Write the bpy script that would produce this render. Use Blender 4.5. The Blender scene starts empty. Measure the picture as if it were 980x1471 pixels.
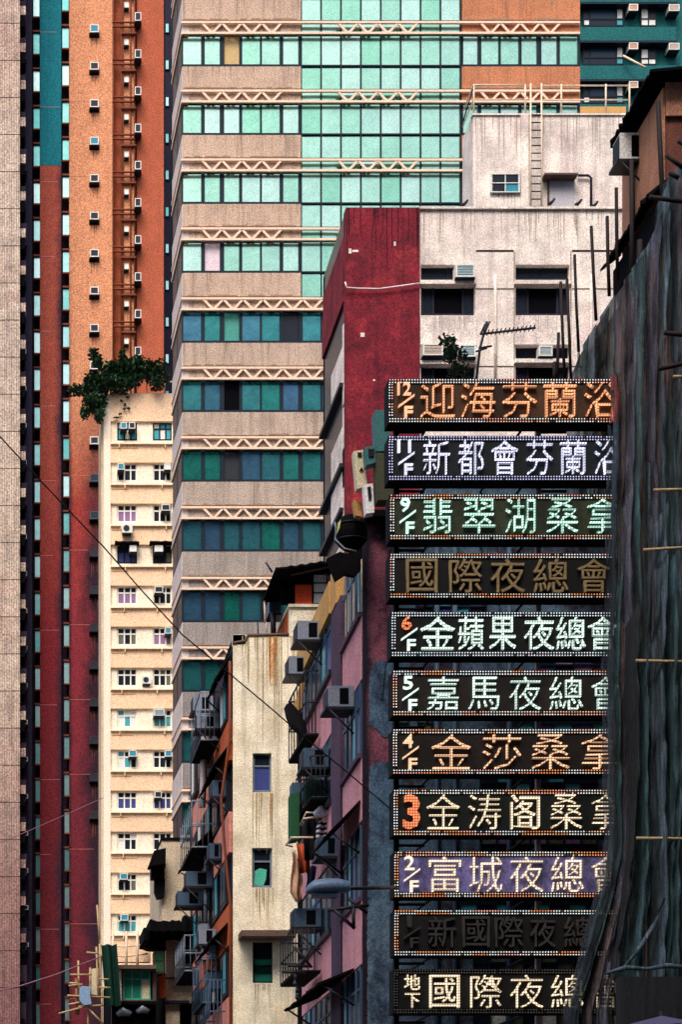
import bpy, math, random
from mathutils import Vector, Euler
random.seed(7)
R = math.radians
sc = bpy.context.scene
COL = sc.collection
# ------------------------------------------------------------------ camera (a view camera: level, lens shifted up and right)
F, HX, HY, EYE = 2800.0, 0.0, 1790.0, 1.6
cd = bpy.data.cameras.new('camera')
cam = bpy.data.objects.new('camera', cd); COL.objects.link(cam)
cam.location = (0, 0, EYE); cam.rotation_euler = (R(90), 0, 0)
cd.sensor_fit = 'VERTICAL'; cd.sensor_height = 24; cd.lens = F / 1471 * 24
cd.shift_x = (490 - HX) / 1471; cd.shift_y = (HY - 735.5) / 1471
cd.clip_start = 0.5; cd.clip_end = 3000
sc.camera = cam
# ------------------------------------------------------------------ sky, sun, exposure
SUN_EL, SUN_AZ = 52, 200           # degrees; azimuth measured clockwise from +Y (camera looks along +Y)
w = bpy.data.worlds.new('World'); sc.world = w; w.use_nodes = True
nt = w.node_tree
sky = nt.nodes.new('ShaderNodeTexSky'); sky.sky_type = 'NISHITA'; sky.sun_disc = False
sky.sun_elevation = R(SUN_EL); sky.sun_rotation = R(SUN_AZ); sky.dust_density = 5; sky.ozone_density = .6; sky.air_density = 1
bg = nt.nodes['Background']; bg.inputs['Strength'].default_value = 0.15
nt.links.new(sky.outputs[0], bg.inputs[0])
sl = bpy.data.lights.new('sun', 'SUN'); sl.energy = 1.3; sl.angle = R(28); sl.color = (1, .95, .89)
so = bpy.data.objects.new('sun', sl); COL.objects.link(so)
az, el = R(SUN_AZ), R(SUN_EL)
sdir = Vector((math.sin(az) * math.cos(el), math.cos(az) * math.cos(el), math.sin(el)))
so.rotation_euler = sdir.to_track_quat('Z', 'Y').to_euler(); so.location = (0, -20, 150)
sc.view_settings.view_transform = 'Standard'; sc.view_settings.look = 'None'
sc.view_settings.exposure = 0.62; sc.view_settings.gamma = 1

# ------------------------------------------------------------------ materials
def lin(r, g, b, k=1.0):
    f = lambda v: (v / 255 / 12.92 if v / 255 <= .04045 else ((v / 255 + .055) / 1.055) ** 2.4)
    return (f(r) * k, f(g) * k, f(b) * k, 1)
MC = {}
def newmat(name):
    m = bpy.data.materials.new(name); m.use_nodes = True
    MC[name] = m
    return m, m.node_tree, m.node_tree.nodes['Principled BSDF']
def N(t, typ, **kw):
    n = t.nodes.new(typ)
    for k, v in kw.items(): setattr(n, k, v)
    return n
def noise(t, pos, scale, vec=(1, 1, 1), detail=3, rough=.6):
    mp = N(t, 'ShaderNodeMapping'); mp.inputs['Scale'].default_value = vec
    t.links.new(pos, mp.inputs['Vector'])
    n = N(t, 'ShaderNodeTexNoise'); n.inputs['Scale'].default_value = scale
    n.inputs['Detail'].default_value = detail; n.inputs['Roughness'].default_value = rough
    t.links.new(mp.outputs[0], n.inputs['Vector'])
    return n.outputs['Fac']
def ramp(t, fac, a, b, ca=(0, 0, 0, 1), cb=(1, 1, 1, 1)):
    r = N(t, 'ShaderNodeValToRGB'); e = r.color_ramp.elements
    e[0].position, e[0].color = a, ca; e[1].position, e[1].color = b, cb
    t.links.new(fac, r.inputs[0]); return r.outputs[0]
def mixc(t, fac, a, b, mode='MIX'):
    m = N(t, 'ShaderNodeMix', data_type='RGBA', blend_type=mode)
    if isinstance(fac, (int, float)): m.inputs[0].default_value = fac
    else: t.links.new(fac, m.inputs[0])
    for v, i in ((a, 6), (b, 7)):
        if isinstance(v, tuple): m.inputs[i].default_value = v
        else: t.links.new(v, m.inputs[i])
    return m.outputs[2]
def math_(t, op, a, b=0.0):
    m = N(t, 'ShaderNodeMath', operation=op)
    for v, i in ((a, 0), (b, 1)):
        if isinstance(v, (int, float)): m.inputs[i].default_value = v
        else: t.links.new(v, m.inputs[i])
    return m.outputs[0]
def plaster(name, base, dirt=(.03, .03, .03, 1), streak=.35, blotch=.35, grain=.35, gs=18, rough=.9, bump=.15, second=None, sec=(.5, .6), sscale=.6, ribs=None, vary=0, zcol=None, spec=.25, xdark=None):
    """weathered paint or render: blotches, vertical dirt streaks, fine grain"""
    m, t, b = newmat(name)
    g = N(t, 'ShaderNodeNewGeometry'); pos = g.outputs['Position']
    col = base
    if zcol:     # base colour that changes with height: list of (z, colour); ragged edge
        zs, jag = zcol
        sp = N(t, 'ShaderNodeSeparateXYZ'); t.links.new(pos, sp.inputs[0])
        nz = noise(t, pos, jag[1], (1, 1, 1), 4)
        z = math_(t, 'ADD', sp.outputs[2], math_(t, 'MULTIPLY', math_(t, 'SUBTRACT', nz, .5), jag[0]))
        for zz, cc, soft in zs:
            f = N(t, 'ShaderNodeMapRange'); f.inputs[1].default_value = zz - soft; f.inputs[2].default_value = zz + soft
            t.links.new(z, f.inputs[0])
            col = mixc(t, f.outputs[0], cc, col)
    if xdark:      # bands of darker colour across x, ragged edge: (px from, px to, Y, z top, z soft, colour)
        for (xa, xb, zt_, zs_, cc) in xdark:
            sp = N(t, 'ShaderNodeSeparateXYZ'); t.links.new(pos, sp.inputs[0])
            nx = math_(t, 'MULTIPLY', math_(t, 'SUBTRACT', noise(t, pos, .5, (1, 1, .6), 5, .7), .5), abs(xb - xa) * 2.2)
            fx = N(t, 'ShaderNodeMapRange'); fx.inputs[1].default_value = xa; fx.inputs[2].default_value = xb
            t.links.new(math_(t, 'ADD', sp.outputs[0], nx), fx.inputs[0])
            fz = N(t, 'ShaderNodeMapRange'); fz.inputs[1].default_value = zt_ + zs_; fz.inputs[2].default_value = zt_ - zs_
            t.links.new(sp.outputs[2], fz.inputs[0])
            col = mixc(t, math_(t, 'MULTIPLY', fx.outputs[0], fz.outputs[0]), col, cc)
    if second:
        n2 = noise(t, pos, sscale, (1, 1, .8), 6, .7)
        col = mixc(t, ramp(t, n2, *sec), col, second)
    if vary:
        oi = N(t, 'ShaderNodeObjectInfo')
        h = N(t, 'ShaderNodeHueSaturation'); t.links.new(math_(t, 'ADD', math_(t, 'MULTIPLY', oi.outputs['Random'], vary), 1 - vary / 2), h.inputs['Value'])
        if isinstance(col, tuple): h.inputs['Color'].default_value = col
        else: t.links.new(col, h.inputs['Color'])
        col = h.outputs[0]
    if blotch: col = mixc(t, math_(t, 'MULTIPLY', ramp(t, noise(t, pos, .9, (1, 1, 1), 6, .75), .42, .78), blotch), col, dirt)
    if streak: col = mixc(t, math_(t, 'MULTIPLY', ramp(t, noise(t, pos, 1.0, (3.2, 3.2, .16), 5, .7), .5, .8), streak), col, dirt)
    gn = noise(t, pos, gs, (1, 1, 1), 2, .7)
    grain = min(.75, grain * 1.5)
    if grain: col = mixc(t, 1.0, col, ramp(t, gn, .25, .75, (1 - grain,) * 3 + (1,), (1 + grain,) * 3 + (1,)), 'MULTIPLY')
    if ribs:
        sp = N(t, 'ShaderNodeSeparateXYZ'); t.links.new(pos, sp.inputs[0])
        s = math_(t, 'SINE', math_(t, 'MULTIPLY', sp.outputs[0], 2 * math.pi / ribs))
        col = mixc(t, 1.0, col, ramp(t, math_(t, 'ADD', math_(t, 'MULTIPLY', s, .5), .5), 0, .5, (.62, .6, .62, 1), (1.05, 1.05, 1.05, 1)), 'MULTIPLY')
    if isinstance(col, tuple): b.inputs['Base Color'].default_value = col
    else: t.links.new(col, b.inputs['Base Color'])
    b.inputs['Roughness'].default_value = rough; b.inputs['Specular IOR Level'].default_value = spec
    if bump:
        bp = N(t, 'ShaderNodeBump'); bp.inputs['Strength'].default_value = bump; bp.inputs['Distance'].default_value = .05
        t.links.new(gn, bp.inputs['Height']); t.links.new(bp.outputs[0], b.inputs['Normal'])
    return m
def simple(name, col, rough=.6, metal=0, grain=.25, gs=20, spec=.2):
    m = plaster(name, col, (col[0] * .5, col[1] * .5, col[2] * .5, 1), grain=grain, gs=gs, rough=rough, bump=0, streak=.15, blotch=.25, spec=spec)
    m.node_tree.nodes['Principled BSDF'].inputs['Metallic'].default_value = metal
    return m
def glass(name, tint, tint2, rough=.12, metal=.9, wav=.02, nscale=1.2, noisec=.5):
    m, t, b = newmat(name)
    g = N(t, 'ShaderNodeNewGeometry'); pos = g.outputs['Position']
    oi = N(t, 'ShaderNodeObjectInfo')
    col = mixc(t, oi.outputs['Random'], tint, tint2)
    n = noise(t, pos, nscale, (1, 1, 1), 5, .7)
    col = mixc(t, math_(t, 'MULTIPLY', ramp(t, n, .35, .7), noisec), col, mixc(t, 1.0, col, (.6, .62, .7, 1), 'MULTIPLY'))
    gn = noise(t, pos, 16, (1, 1, 1), 2)
    col = mixc(t, 1.0, col, ramp(t, gn, .3, .7, (.82,) * 3 + (1,), (1.16,) * 3 + (1,)), 'MULTIPLY')
    t.links.new(col, b.inputs['Base Color'])
    b.inputs['Metallic'].default_value = metal; b.inputs['Roughness'].default_value = rough
    bp = N(t, 'ShaderNodeBump'); bp.inputs['Strength'].default_value = wav; bp.inputs['Distance'].default_value = .3
    t.links.new(noise(t, pos, .9, (1, 1, 1), 2), bp.inputs['Height']); t.links.new(bp.outputs[0], b.inputs['Normal'])
    return m
def bulbmat(name, base, emis, lo=.3, hi=1.3, p=.056):
    lo, hi = lo * .34, hi * 1.05
    m, t, b = newmat(name)
    g = N(t, 'ShaderNodeNewGeometry'); sp = N(t, 'ShaderNodeSeparateXYZ'); t.links.new(g.outputs['Position'], sp.inputs[0])
    a = math_(t, 'ABSOLUTE', math_(t, 'SINE', math_(t, 'MULTIPLY', sp.outputs[0], math.pi / p)))
    c = math_(t, 'ABSOLUTE', math_(t, 'SINE', math_(t, 'MULTIPLY', sp.outputs[2], math.pi / p)))
    f = math_(t, 'MULTIPLY', a, c)
    n = noise(t, g.outputs['Position'], 2.2)
    f = math_(t, 'MULTIPLY', math_(t, 'ADD', math_(t, 'MULTIPLY', f, hi - lo), lo), math_(t, 'ADD', n, .5))
    b.inputs['Base Color'].default_value = base; b.inputs['Emission Color'].default_value = emis
    t.links.new(f, b.inputs['Emission Strength']); b.inputs['Roughness'].default_value = .5
    try: m.cycles.emission_sampling = 'NONE'
    except Exception: pass
    return m
def netmat(name, col, col2, alpha):
    m, t, b = newmat(name)
    g = N(t, 'ShaderNodeNewGeometry'); pos = g.outputs['Position']
    c = mixc(t, ramp(t, noise(t, pos, 3, (2.2, 1, .12), 5, .7), .35, .7), col, col2)  # light streaks paint fold highlights into the net's colour
    c = mixc(t, 1.0, c, ramp(t, noise(t, pos, 5, (6, 1, .1), 4, .8), .35, .68, (.35, .37, .38, 1), (2.1, 2.1, 2.1, 1)), 'MULTIPLY')
    c = mixc(t, 1.0, c, ramp(t, noise(t, pos, 26, (1, 1, 1), 2), .3, .7, (.6,) * 3 + (1,), (1.4,) * 3 + (1,)), 'MULTIPLY')
    t.links.new(c, b.inputs['Base Color']); b.inputs['Roughness'].default_value = .75
    bp = N(t, 'ShaderNodeBump'); bp.inputs['Strength'].default_value = .8; bp.inputs['Distance'].default_value = .08
    t.links.new(noise(t, pos, 4, (4, 1, .2), 5, .7), bp.inputs['Height']); t.links.new(bp.outputs[0], b.inputs['Normal'])
    a = ramp(t, noise(t, pos, 2.2, (3, 1, .35), 4, .7), .25, .6, (alpha - .25,) * 3 + (1,), (min(1, alpha + .12),) * 3 + (1,))
    t.links.new(a, b.inputs['Alpha'])
    return m
M = MC
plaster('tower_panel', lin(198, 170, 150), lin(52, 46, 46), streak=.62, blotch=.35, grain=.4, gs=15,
        zcol=([(EYE + (HY - 620) * 97 / F, lin(172, 160, 150), 9), (EYE + (HY - 860) * 97 / F, lin(138, 132, 132), 6)], (4, .1)))
plaster('tower_orange', lin(196, 128, 92), lin(60, 40, 36), streak=.6, blotch=.4, grain=.4, gs=15)
plaster('tower_side', lin(214, 200, 196), lin(80, 70, 72), grain=.3)
simple('truss_paint', lin(238, 208, 184), .6)
simple('dark_frame', lin(16, 32, 46), .5, spec=.15)
glass('mint_glass', lin(124, 182, 158), lin(164, 198, 186), .2, noisec=.4, wav=.04)
glass('dim_reflection_glass', lin(34, 142, 124), lin(76, 116, 150), .2, noisec=.9, wav=.03, nscale=1.4, metal=.72)  # lower panes: same glass with a darker reflection painted into the tint
simple('blind_sea', lin(70, 150, 140), .4)
simple('tan_blind', lin(200, 170, 120), .6); simple('white_blind', lin(225, 205, 215), .6)
simple('black_void', lin(12, 12, 17), .95, grain=.1, spec=.03)
plaster('yellow_wall', lin(246, 208, 172), lin(120, 90, 60), streak=.12, blotch=.15, grain=.22, gs=12)
plaster('yellow_light', lin(246, 230, 208), lin(130, 100, 70), streak=.12, blotch=.12, grain=.2, gs=12)
simple('yellow_trim', lin(255, 236, 205), .7); simple('white_frame', lin(235, 232, 224), .5)
simple('curtain_dark', lin(26, 34, 46), .25, grain=.3); simple('curtain_teal', lin(70, 160, 175), .3, grain=.3)
simple('curtain_white', lin(225, 225, 220), .5); simple('curtain_lilac', lin(140, 105, 150), .5)
simple('curtain_blue', lin(62, 70, 130), .4); simple('curtain_olive', lin(96, 100, 84), .4)
cz = lambda py, Y: EYE + (HY - py) * Y / F
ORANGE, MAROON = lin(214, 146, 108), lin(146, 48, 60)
EX = lambda px: px * 147 / 2800
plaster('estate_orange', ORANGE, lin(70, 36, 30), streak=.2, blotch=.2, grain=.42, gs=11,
        zcol=([(cz(640, 147), lin(168, 66, 52), 4.5), (cz(800, 147), MAROON, 7.0), (cz(1080, 147), lin(112, 36, 50), 10)], (6, .25)), xdark=[(EX(112), EX(136), cz(640, 147), 10, lin(46, 26, 42)), (EX(104), EX(99.5), cz(560, 147), 12, lin(70, 34, 44))])  # orange to maroon paint; lowest stop also paints in corner light falloff
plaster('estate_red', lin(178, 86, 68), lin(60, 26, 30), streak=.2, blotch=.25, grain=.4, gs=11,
        zcol=([(cz(760, 147), lin(146, 44, 50), 8), (cz(1080, 147), lin(118, 38, 48), 10)], (6, .25)), xdark=[(EX(77), EX(88), cz(-100, 147), 30, lin(58, 38, 56))])  # red paint deepening downward, with light falloff painted into the lowest stop
plaster('estate_teal', lin(26, 128, 140), lin(20, 60, 90), streak=.3, blotch=.3, grain=.35, gs=11)
plaster('estate_side', lin(176, 92, 66), lin(90, 36, 24), streak=.2, blotch=.3, grain=.4, gs=11)
plaster('estate_dark', lin(44, 32, 50), lin(14, 12, 22), grain=.3, gs=9)
plaster('estate_groove', lin(150, 78, 50), lin(60, 26, 20), grain=.35, gs=11)
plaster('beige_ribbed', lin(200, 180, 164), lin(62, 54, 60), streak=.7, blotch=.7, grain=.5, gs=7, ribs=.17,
        second=lin(186, 146, 134), sec=(.5, .75), sscale=.12, zcol=([(cz(1120, 140), lin(150, 116, 110), 8), (cz(1400, 140), lin(116, 76, 80), 5)], (6, .25)))
plaster('shade_violet', lin(42, 38, 58), lin(20, 16, 30), grain=.3, gs=9)
glass('slit_glass', lin(90, 160, 156), lin(176, 206, 204), .3, noisec=.6, nscale=2.5)
plaster('rear_dark', lin(30, 22, 34), lin(12, 10, 18), grain=.3, gs=14, spec=.05)
plaster('maroon_paint', lin(130, 32, 48), lin(24, 18, 28), second=lin(176, 58, 64), sec=(.5, .8), sscale=1.3, streak=.8, blotch=.95, grain=.45, gs=20, bump=.3)
plaster('white_plaster', lin(248, 236, 226), lin(104, 92, 94), streak=.6, blotch=.65, grain=.3, gs=18, bump=.25, second=lin(228, 206, 204), sec=(.45, .7), sscale=.5)
plaster('cream_plaster', lin(252, 240, 214), lin(112, 96, 66), streak=.55, blotch=.5, grain=.28, gs=22, bump=.3, second=lin(240, 222, 192), sec=(.45, .65), sscale=1.2)
plaster('rust_stain', lin(214, 150, 96), lin(120, 52, 20), streak=.9, blotch=.4, grain=.4, gs=22, second=lin(234, 212, 170), sec=(.42, .6), sscale=2.2)
plaster('beige_plaster', lin(206, 188, 164), lin(96, 84, 76), streak=.35, blotch=.45, grain=.35, gs=18, bump=.25)
plaster('pink_plaster', lin(220, 152, 160), lin(70, 48, 64), streak=.5, blotch=.4, grain=.35, gs=26, bump=.3, second=lin(226, 160, 170), sec=(.5, .7), sscale=.9)
P44 = lambda py: cz(py, 44)
PINK, BLUE, DK = lin(156, 90, 108), lin(88, 118, 144), lin(34, 28, 42)
plaster('patched_plaster', DK, lin(18, 16, 28), streak=.7, blotch=.9, second=lin(36, 32, 50), sec=(.52, .64), sscale=1.6, grain=.45, gs=26, bump=.4,
        zcol=([(P44(775), PINK, .15), (P44(1085), lin(150, 84, 100), .3)], (2.2, .9)), xdark=[(542 * 44 / 2800, 527 * 44 / 2800, 40, 1, lin(34, 26, 40))])
plaster('blue_patch', lin(88, 116, 142), lin(26, 26, 40), streak=.6, blotch=.8, grain=.4, gs=26, bump=.3, second=lin(50, 66, 88), sec=(.46, .62), sscale=1.6, zcol=([(P44(1300), lin(106, 132, 154), .8)], (2, .8)))
plaster('slate_render', lin(88, 114, 136), lin(18, 18, 28), second=lin(56, 46, 62), sec=(.48, .6), sscale=.8, streak=.6, blotch=.6, grain=.4, gs=26)
plaster('purple_column', lin(88, 66, 86), lin(24, 22, 36), streak=.5, blotch=.6, grain=.4, gs=26, bump=.3)
plaster('mustard_coping', lin(206, 158, 96), lin(90, 60, 34), streak=.3, blotch=.3, grain=.3, gs=26)
plaster('terracotta', lin(196, 96, 52), lin(80, 36, 24), streak=.6, blotch=.4, grain=.35, gs=22)
plaster('salmon', lin(216, 140, 124), lin(150, 60, 40), streak=.7, blotch=.3, grain=.3, gs=22)
plaster('teal_mosaic', lin(28, 96, 98), lin(16, 50, 66), streak=.25, blotch=.4, grain=.45, gs=10)
plaster('brown_wall', lin(196, 138, 108), lin(96, 52, 40), streak=.5, blotch=.6, grain=.35, gs=30, bump=.3)
plaster('rust_brown_wall', lin(134, 82, 68), lin(50, 30, 30), streak=.5, blotch=.6, grain=.4, gs=30, bump=.3)
plaster('corrugated_dark', lin(15, 14, 17), lin(8, 8, 10), grain=.35, gs=25, spec=.05)
plaster('concrete_ledge', lin(104, 82, 74), lin(40, 46, 44), streak=.5, blotch=.5, grain=.35, gs=22)
simple('ac_white', lin(226, 226, 222), .5); simple('ac_grey', lin(126, 134, 150), .5); simple('ac_blue', lin(66, 86, 108), .5)
simple('ac_dim', lin(58, 50, 62), .6); simple('ac_grill', lin(38, 42, 50), .6); simple('ac_teal', lin(50, 140, 165), .5); simple('tan_grill', lin(190, 150, 110), .6)
simple('grime_tan', lin(176, 158, 124), .95, grain=.5); simple('grime_grey', lin(176, 164, 158), .95, grain=.5); simple('rust_brown', lin(178, 116, 70), .95, grain=.5); simple('grime_yellow', lin(214, 176, 142), .95, grain=.4); simple('grime_panel', lin(148, 124, 108), .95, grain=.4); simple('drip_brown', lin(128, 76, 58), .95, grain=.4); simple('dark_brown', lin(44, 26, 26), .95, grain=.4)
simple('rail_metal', lin(226, 204, 178), .5); simple('dark_metal', lin(34, 34, 42), .45); simple('pipe_brown', lin(120, 58, 36), .6)
simple('grey_metal', lin(120, 132, 146), .4, .2); simple('door_grey', lin(192, 188, 196), .6)
simple('bamboo_dark', lin(40, 30, 30), .7); simple('bamboo_tan', lin(180, 152, 112), .6); simple('bamboo_brown', lin(150, 96, 62), .6)
simple('leaf', lin(36, 66, 46), .6, grain=.5, gs=3); simple('leaf_light', lin(62, 96, 60), .6, grain=.5, gs=3); simple('bark', lin(66, 50, 40), .8)
simple('cable_dusky', lin(140, 96, 106), .6); simple('cable_black', lin(16, 16, 18), .6); simple('cable_white', lin(238, 214, 214), .5); simple('cable_pink', lin(205, 150, 160), .5)
simple('lamp_shell', lin(96, 116, 142), .4, .1); simple('lamp_lens', lin(50, 62, 78), .2)
simple('cloth_black', lin(22, 20, 24), .95); simple('cloth_orange', lin(176, 80, 48), .9); simple('cloth_beige', lin(190, 150, 124), .9)
simple('cloth_white', lin(208, 216, 228), .9); simple('cloth_blue', lin(70, 90, 130), .9); simple('cloth_green', lin(40, 90, 60), .9)
simple('jade_frame', lin(80, 178, 156), .5); simple('jade_pane', lin(40, 128, 108), .25); simple('green_netting', lin(12, 52, 42), .8)
simple('sign_case', lin(10, 10, 12), .7, spec=.08); simple('post_white', lin(206, 188, 184), .6)
simple('box_teal', lin(64, 116, 116), .6); simple('box_olive', lin(70, 74, 56), .7); simple('box_cream', lin(222, 208, 176), .6); simple('box_white', lin(250, 246, 246), .5)
simple('red_panel', lin(240, 88, 50), .6); simple('tarp_silver', lin(140, 170, 205), .4, .2); simple('purple_cloth', lin(84, 78, 108), .6)
simple('asphalt', lin(60, 60, 62), .9); simple('paving', lin(140, 136, 130), .9); simple('city_grey', lin(150, 156, 160), .8); simple('city_glass', lin(26, 50, 70), .25)
simple('lit_yellow', lin(210, 214, 130), .5)
STR = {}
def stripes():
    m, t, b = newmat('striped_cloth')
    tc = N(t, 'ShaderNodeTexCoord'); sp = N(t, 'ShaderNodeSeparateXYZ'); t.links.new(tc.outputs['Object'], sp.inputs[0])
    s = math_(t, 'GREATER_THAN', math_(t, 'SINE', math_(t, 'MULTIPLY', sp.outputs[2], 2 * math.pi / .13)), 0)
    t.links.new(mixc(t, s, lin(24, 24, 36), lin(206, 206, 220)), b.inputs['Base Color']); b.inputs['Roughness'].default_value = .9
stripes()
# bordering bulbs take their colour from a face attribute
m, t, b = newmat('border_bulb')
at = N(t, 'ShaderNodeAttribute', attribute_name='Col'); t.links.new(at.outputs['Color'], b.inputs['Emission Color']); t.links.new(at.outputs['Color'], b.inputs['Base Color'])
b.inputs['Emission Strength'].default_value = .62
try: m.cycles.emission_sampling = 'NONE'
except Exception: pass
netmat('net_teal', lin(10, 28, 32), lin(62, 96, 102), .95); netmat('net_slate', lin(14, 26, 32), lin(88, 108, 122), .95)
netmat('net_violet', lin(28, 30, 42), lin(108, 106, 126), .93); netmat('net_brown', lin(26, 22, 26), lin(92, 78, 80), .92)
netmat('net_green', lin(14, 46, 44), lin(44, 104, 90), .9); netmat('net_sheer', lin(16, 24, 30), lin(50, 60, 80), .55)
netmat('net_red_glow', lin(90, 28, 28), lin(170, 60, 50), .62); netmat('net_black', lin(5, 6, 9), lin(18, 22, 28), .97)

# ------------------------------------------------------------------ geometry helpers
WL = {}
def X(px, Y): return (px - HX) * Y / F
def Z(py, Y): return EYE + (HY - py) * Y / F
def link(o, loc, parent):
    COL.objects.link(o); WL[o.name] = Vector(loc)
    if parent is not None:
        o.parent = parent; o.location = Vector(loc) - WL[parent.name]
    else: o.location = loc
    return o
def meta(o, label=None, cat=None, group=None, kind=None):
    if label: o['label'] = label
    if cat: o['category'] = cat
    if group: o['group'] = group
    if kind: o['kind'] = kind
    return o
def thing(name, label, cat, loc, group=None):
    return meta(link(bpy.data.objects.new(name, None), loc, None), label, cat, group)
def setmat(me, mat):
    me.materials.append(M[mat] if isinstance(mat, str) else mat)
def mesh_obj(name, vs, fs, mat, parent=None, origin=None, smooth=False):
    if origin is None:
        xs, ys, zs = zip(*vs); origin = ((min(xs) + max(xs)) / 2, (min(ys) + max(ys)) / 2, min(zs))
    me = bpy.data.meshes.new(name)
    me.from_pydata([(v[0] - origin[0], v[1] - origin[1], v[2] - origin[2]) for v in vs], [], fs)
    setmat(me, mat)
    if smooth: me.polygons.foreach_set('use_smooth', [True] * len(me.polygons))
    me.update()
    return link(bpy.data.objects.new(name, me), origin, parent)
BC = {}
def box(name, parent, x0, x1, y0, y1, z0, z1, mat, rot=None):
    k = (round(abs(x1 - x0), 3), round(abs(y1 - y0), 3), round(abs(z1 - z0), 3), mat)
    me = BC.get(k)
    if me is None:
        a, b_, c = k[0] / 2, k[1] / 2, k[2] / 2
        vs = [(sx * a, sy * b_, sz * c) for sx in (-1, 1) for sy in (-1, 1) for sz in (-1, 1)]
        fs = [(0, 1, 3, 2), (4, 6, 7, 5), (0, 4, 5, 1), (2, 3, 7, 6), (0, 2, 6, 4), (1, 5, 7, 3)]
        me = bpy.data.meshes.new(name); me.from_pydata(vs, [], fs); setmat(me, mat); me.update(); BC[k] = me
    o = link(bpy.data.objects.new(name, me), ((x0 + x1) / 2, (y0 + y1) / 2, (z0 + z1) / 2), parent)
    if rot: o.rotation_euler = rot
    return o
def fb(name, parent, p0, q0, p1, q1, Y, d, mat, rot=None):
    """box on a facade at distance Y: measured across p0..p1, q0..q1; front face at Y, depth d behind"""
    return box(name, parent, X(p0, Y), X(p1, Y), Y, Y + d, Z(q1, Y), Z(q0, Y), mat, rot)
class MB:
    def __init__(s): s.v, s.f = [], []
    def add(s, vs, fs):
        n = len(s.v); s.v += vs; s.f += [tuple(i + n for i in f) for f in fs]; return s
    def box(s, x0, x1, y0, y1, z0, z1):
        return s.add([(x, y, z) for x in (x0, x1) for y in (y0, y1) for z in (z0, z1)],
                     [(0, 1, 3, 2), (4, 6, 7, 5), (0, 4, 5, 1), (2, 3, 7, 6), (0, 2, 6, 4), (1, 5, 7, 3)])
    def fb(s, p0, q0, p1, q1, Y, d): return s.box(X(p0, Y), X(p1, Y), Y, Y + d, Z(q1, Y), Z(q0, Y))
    def tube(s, pts, r, n=6):
        pts = [Vector(p) for p in pts]; vs, fs = [], []
        for i, p in enumerate(pts):
            d = (pts[min(i + 1, len(pts) - 1)] - pts[max(i - 1, 0)]).normalized()
            u = d.cross(Vector((.13, .31, 1) if abs(d.z) < .9 else (1, .2, 0))).normalized(); v = d.cross(u)
            rr = r[i] if isinstance(r, (list, tuple)) else r
            vs += [tuple(p + (u * math.cos(a) + v * math.sin(a)) * rr) for a in [2 * math.pi * k / n for k in range(n)]]
        for i in range(len(pts) - 1):
            fs += [(i * n + k, i * n + (k + 1) % n, (i + 1) * n + (k + 1) % n, (i + 1) * n + k) for k in range(n)]
        fs += [tuple(range(n))[::-1], tuple(range((len(pts) - 1) * n, len(pts) * n))]
        return s.add(vs, fs)
    def prism(s, poly, z0, z1):
        n = len(poly)
        return s.add([(x, y, z0) for x, y in poly] + [(x, y, z1) for x, y in poly],
                     [(k, (k + 1) % n, n + (k + 1) % n, n + k) for k in range(n)] + [tuple(range(n))[::-1], tuple(range(n, 2 * n))])
    def slab(s, poly, y0, y1):       # outline in x, z given a thickness in y
        n = len(poly)
        return s.add([(x, y0, z) for x, z in poly] + [(x, y1, z) for x, z in poly],
                     [(k, (k + 1) % n, n + (k + 1) % n, n + k) for k in range(n)] + [tuple(range(n))[::-1], tuple(range(n, 2 * n))])
    def build(s, name, mat, parent=None, origin=None, smooth=False): return mesh_obj(name, s.v, s.f, mat, parent, origin, smooth)
def tube(name, parent, pts, r, mat, n=6, smooth=True): return MB().tube(pts, r, n).build(name, mat, parent, smooth=smooth)
def P(px, py, Y): return (X(px, Y), Y, Z(py, Y))
def holed(name, parent, p0, q0, p1, q1, Y, th, holes, mat):
    """wall sheet with openings (real reveals of depth th)"""
    xs = sorted({p0, p1, *[v for h in holes for v in (h[0], h[2])]}); ys = sorted({q0, q1, *[v for h in holes for v in (h[1], h[3])]})
    xs = [v for v in xs if p0 <= v <= p1]; ys = [v for v in ys if q0 <= v <= q1]
    b = MB()
    inh = lambda a, c: any(h[0] < a < h[2] and h[1] < c < h[3] for h in holes)
    for i in range(len(xs) - 1):
        for j in range(len(ys) - 1):
            if not inh((xs[i] + xs[i + 1]) / 2, (ys[j] + ys[j + 1]) / 2):
                b.add([P(xs[i], ys[j], Y), P(xs[i + 1], ys[j], Y), P(xs[i + 1], ys[j + 1], Y), P(xs[i], ys[j + 1], Y)], [(0, 3, 2, 1)])
    for h in holes + [(p0, q0, p1, q1)]:
        c = [(X(h[0], Y), Z(h[1], Y)), (X(h[2], Y), Z(h[1], Y)), (X(h[2], Y), Z(h[3], Y)), (X(h[0], Y), Z(h[3], Y))]
        for k in range(4):
            a, e = c[k], c[(k + 1) % 4]
            b.add([(a[0], Y, a[1]), (e[0], Y, e[1]), (e[0], Y + th, e[1]), (a[0], Y + th, a[1])], [(0, 1, 2, 3)])
    return b.build(name, mat, parent)
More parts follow.
